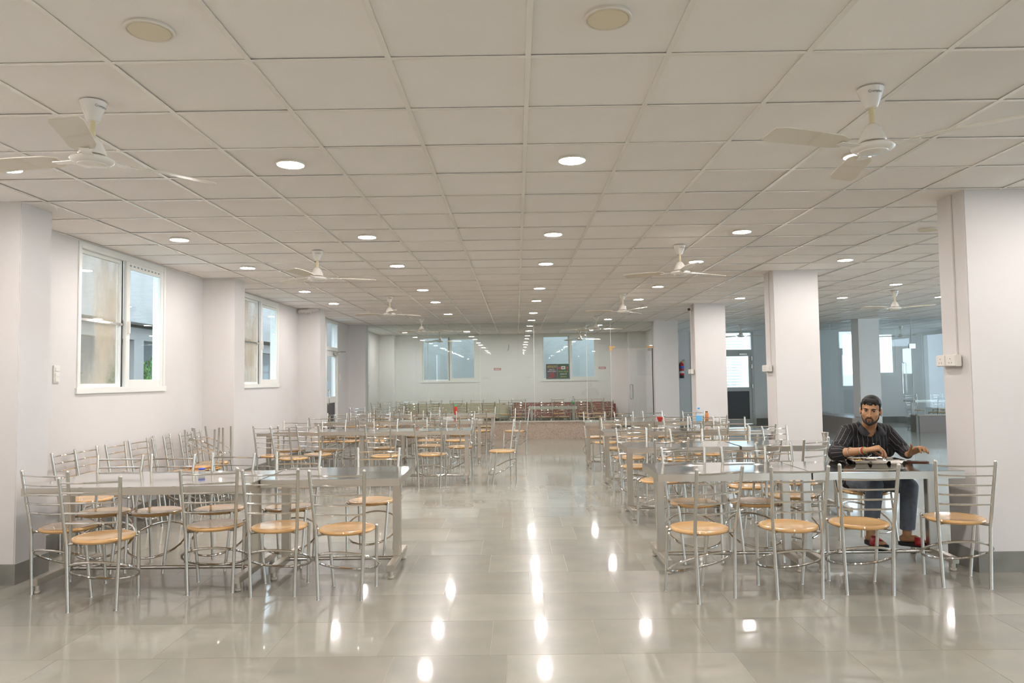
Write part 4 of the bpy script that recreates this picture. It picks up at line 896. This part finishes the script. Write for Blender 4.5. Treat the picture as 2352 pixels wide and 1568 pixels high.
def strip(path_in, path_out, name, m, th=.006, parent=None):
    b = MB(); n = len(path_in); vs = [p for a, c in zip(path_in, path_out) for p in (a, c)]
    fs = [(2*i, 2*i+1, 2*i+3, 2*i+2) for i in range(n-1)]; b.add(vs, fs); me = b.finish(name, m, True); o = link(name, me, parent); md = o.modifiers.new('t', 'SOLIDIFY'); md.thickness = th; md.offset = 0; return o
for s in (-1, 1):
    top = [V((3.03+s*.052, 6.50, 1.062)), V((3.03+s*.066, 6.455, 1.055)), V((3.03+s*.066, 6.410, 1.035)), V((3.03+s*.052, 6.365, .995)), V((3.03+s*.030, 6.345, .958))]
    bot = [V((3.03+s*.075, 6.51, 1.030)), V((3.03+s*.100, 6.455, 1.022)), V((3.03+s*.108, 6.395, .995)), V((3.03+s*.108, 6.345, .955)), V((3.03+s*.075, 6.325, .935))]
    strip(top, bot, 'collar', 'collar_grey', .005, shirt)
for z, y in ((.872, 6.350), (.80, 6.372), (.73, 6.40)): MB().ball((3.03, y, z), (.0055, .004, .0055)).build('button', 'white_plastic', shirt, True)
# trousers
tr = MB()
for s in (-1, 1): tr.cone(V((3.038+s*.07, 6.615, .575)), .120, V((3.038+s*.06, 6.58, .62)), .118)
for hp_, kn, an in ((hipR, knR, anR), (hipL, knL, anL)):
    tr.cone(hp_, .092, kn, .070); tr.cone(kn, .070, kn.lerp(an, .4), .064); tr.cone(kn.lerp(an, .4), .064, kn.lerp(an, .95), .055)
def tr_post(me):
    bm = bmesh.new(); bm.from_mesh(me); bmesh.ops.delete(bm, geom=[f for f in bm.faces if f.calc_center_median().z < .222], context='FACES'); bm.to_mesh(me); bm.free()
skinned(tr, 'trousers', 'trouser_grey', .006, 3, post=tr_post)
# slippers
for nm, an, toe in (('R', anR, V((2.846, 5.828, 0))), ('L', anL, V((3.262, 5.893, 0)))):
    d_ = toe-V((an.x, an.y, 0)); L = d_.length; d_.normalize(); sd = V((-d_.y, d_.x, 0)); st_ = V((an.x, an.y, 0))-d_*.065; n = 14; vs = []; fs = []
    for i in range(n):
        u = i/(n-1); w = (.030+.014*math.sin(u*PI*.62))*min(1, (1-(2*u-1)**8)**.5+.05); p = st_+d_*(u*(L+.065))
        for z in (.0985, .128+.004*(u > .8)): vs += [p-sd*w+V((0,0,z)), p+sd*w+V((0,0,z))]
    for i in range(n-1):
        a, b = 4*i, 4*i+4; fs += [(a, b, b+1, a+1), (a+2, a+3, b+3, b+2), (a, a+2, b+2, b), (a+1, b+1, b+3, a+3)]
    fs += [(0, 1, 3, 2), (4*n-4, 4*n-2, 4*n-1, 4*n-3)]
    sl = MB().add(vs, fs).build('slipper', 'sole_black', man, True); sl.location = -PR
    i0 = st_+d_*(.46*(L+.065)); i1 = st_+d_*(.73*(L+.065))
    pa = [i0+sd*(.048*math.cos(t))+V((0,0,.112+.068*max(math.sin(t), 0)**.8)) for t in np.linspace(0, PI, 11)]; pb = [i1+sd*(.047*math.cos(t))+V((0,0,.112+.048*max(math.sin(t), 0)**.8)) for t in np.linspace(0, PI, 11)]
    strip(pa, pb, 'strap', 'slipper_red', .004, sl)
def band(a, b, t, r, tube, name, m):
    c = a.lerp(b, t); d_ = (b-a).normalized(); x = d_.cross(V((0,0,1))).normalized(); y_ = d_.cross(x)
    o = MB().tube([c+x*r*math.cos(q)+y_*r*math.sin(q) for q in np.linspace(0, 2*PI, 25)[:-1]], tube, 8, closed=True).build(name, m, man, True); o.location = -PR
band(elR, wrR, .955, .0285, .0022, 'red_thread', 'thread_red'); band(elR, wrR, .52, .0385, .0035, 'steel_bangle', 'chrome'); band(elR, wrR, .93, .0285, .0024, 'red_thread', 'thread_red'); band(elR, wrR, 0.885, .0285, .0016, 'red_thread', 'paper_white'); band(elR, wrR, 0.985, .0275, .0022, 'green_thread', 'thread_green')
o = MB().tube([mR[1].lerp(kR[1], .55)+V((.0105*math.cos(q)*.6, .0105*math.sin(q), .0105*math.cos(q)*.8)) for q in np.linspace(0, 2*PI, 17)[:-1]], .0016, 6, closed=True).build('ring', 'brass', man, True); o.location = -PR
o = MB().ball(H(.0815, .002, -.043), .0035).build('ear_stud', 'chrome', man, True); o.location = -PR
# meal tray: pressed steel with compartments
t = thing('meal_tray', 'steel compartment tray of food in front of the seated man', 'tray', (2.895, 6.075, T+.0008), math.radians(-4))
w, dd = .205, .125; b = MB()
comp = [(-.190, -.075, -.110, .000), (-.190, -.075, .012, .110), (-.062, .070, -.110, -.010), (-.062, .070, .002, .110), (.083, .190, -.110, -.030), (.083, .190, -.018, .110)]
zr = .028
b.tube([(-w+.02, -dd, zr), (w-.02, -dd, zr), (w, -dd+.02, zr), (w, dd-.02, zr), (w-.02, dd, zr), (-w+.02, dd, zr), (-w, dd-.02, zr), (-w, -dd+.02, zr)], .0035, 6, closed=True)
xs_ = sorted({-w, w, *[c[0] for c in comp], *[c[1] for c in comp]}); ys_ = sorted({-dd, dd, *[c[2] for c in comp], *[c[3] for c in comp]})
for i in range(len(xs_)-1):
    for k in range(len(ys_)-1):
        mxp, myp = (xs_[i]+xs_[i+1])/2, (ys_[k]+ys_[k+1])/2
        if any(c[0] < mxp < c[1] and c[2] < myp < c[3] for c in comp): continue
        b.box(xs_[i], xs_[i+1], ys_[k], ys_[k+1], zr-.001, zr)
for c in comp:
    x0, x1, y0, y1 = c; q = .012; top = [(x0,y0,zr),(x1,y0,zr),(x1,y1,zr),(x0,y1,zr)]; bt = [(x0+q,y0+q,.0005),(x1-q,y0+q,.0005),(x1-q,y1-q,.0005),(x0+q,y1-q,.0005)]
    b.add(top+bt, [(0,1,5,4),(1,2,6,5),(2,3,7,6),(3,0,4,7),(4,5,6,7)])
b.build('tray_body', 'chrome', t)
mat('rice', (.75, .70, .55), .7); mat('dal', (.62, .38, .03), .5); mat('curry', (.33, .14, .03), .45)
def heap(c, m, n, r, zs, name):
    hb = MB()
    for k in range(n):
        x = random.uniform(c[0]+.022, c[1]-.022); y = random.uniform(c[2]+.022, c[3]-.022); hb.ball((x, y, random.uniform(.006, zs)), (r*random.uniform(.7, 1.4), r, r*.7), 8, 5)
    return hb.build(name, m, t, True)
heap(comp[0], 'dal', 34, .011, .024, 'yellow_vegetables'); heap(comp[1], 'curry', 26, .011, .024, 'brown_curry'); heap(comp[2], 'curry', 18, .009, .014, 'lentil_curry'); heap(comp[3], 'rice', 50, .008, .024, 'rice_heap'); heap(comp[4], 'rice', 22, .008, .016, 'curd'); heap(comp[5], 'dal', 12, .009, .010, 'pickle')
t2 = thing('spoon', 'steel spoon resting on the food tray', 'spoon', (2.825, 6.04, T+.034), math.radians(35)); MB().tube([(-.045, 0, 0), (0, 0, .012), (.065, 0, .030)], [.004, .0032, .0045], 8).build('handle', 'chrome', t2, True); MB().ball((-.062, 0, -.003), (.022, .014, .004)).build('bowl_end', 'chrome', t2, True)
t3 = thing('mobile_phone', 'mobile phone in a brown cover under the resting hand', 'phone', (3.245, 6.065, T+.0005), math.radians(-14)); MB().bbox(-.08, .08, -.038, .038, 0, .009, .004).build('cover', 'brown_cover' if 'brown_cover' in M else 'brown_scrap', t3, True); MB().bbox(-.075, .075, -.034, .034, .0088, .0098, .0004).build('screen', 'black_plastic', t3)
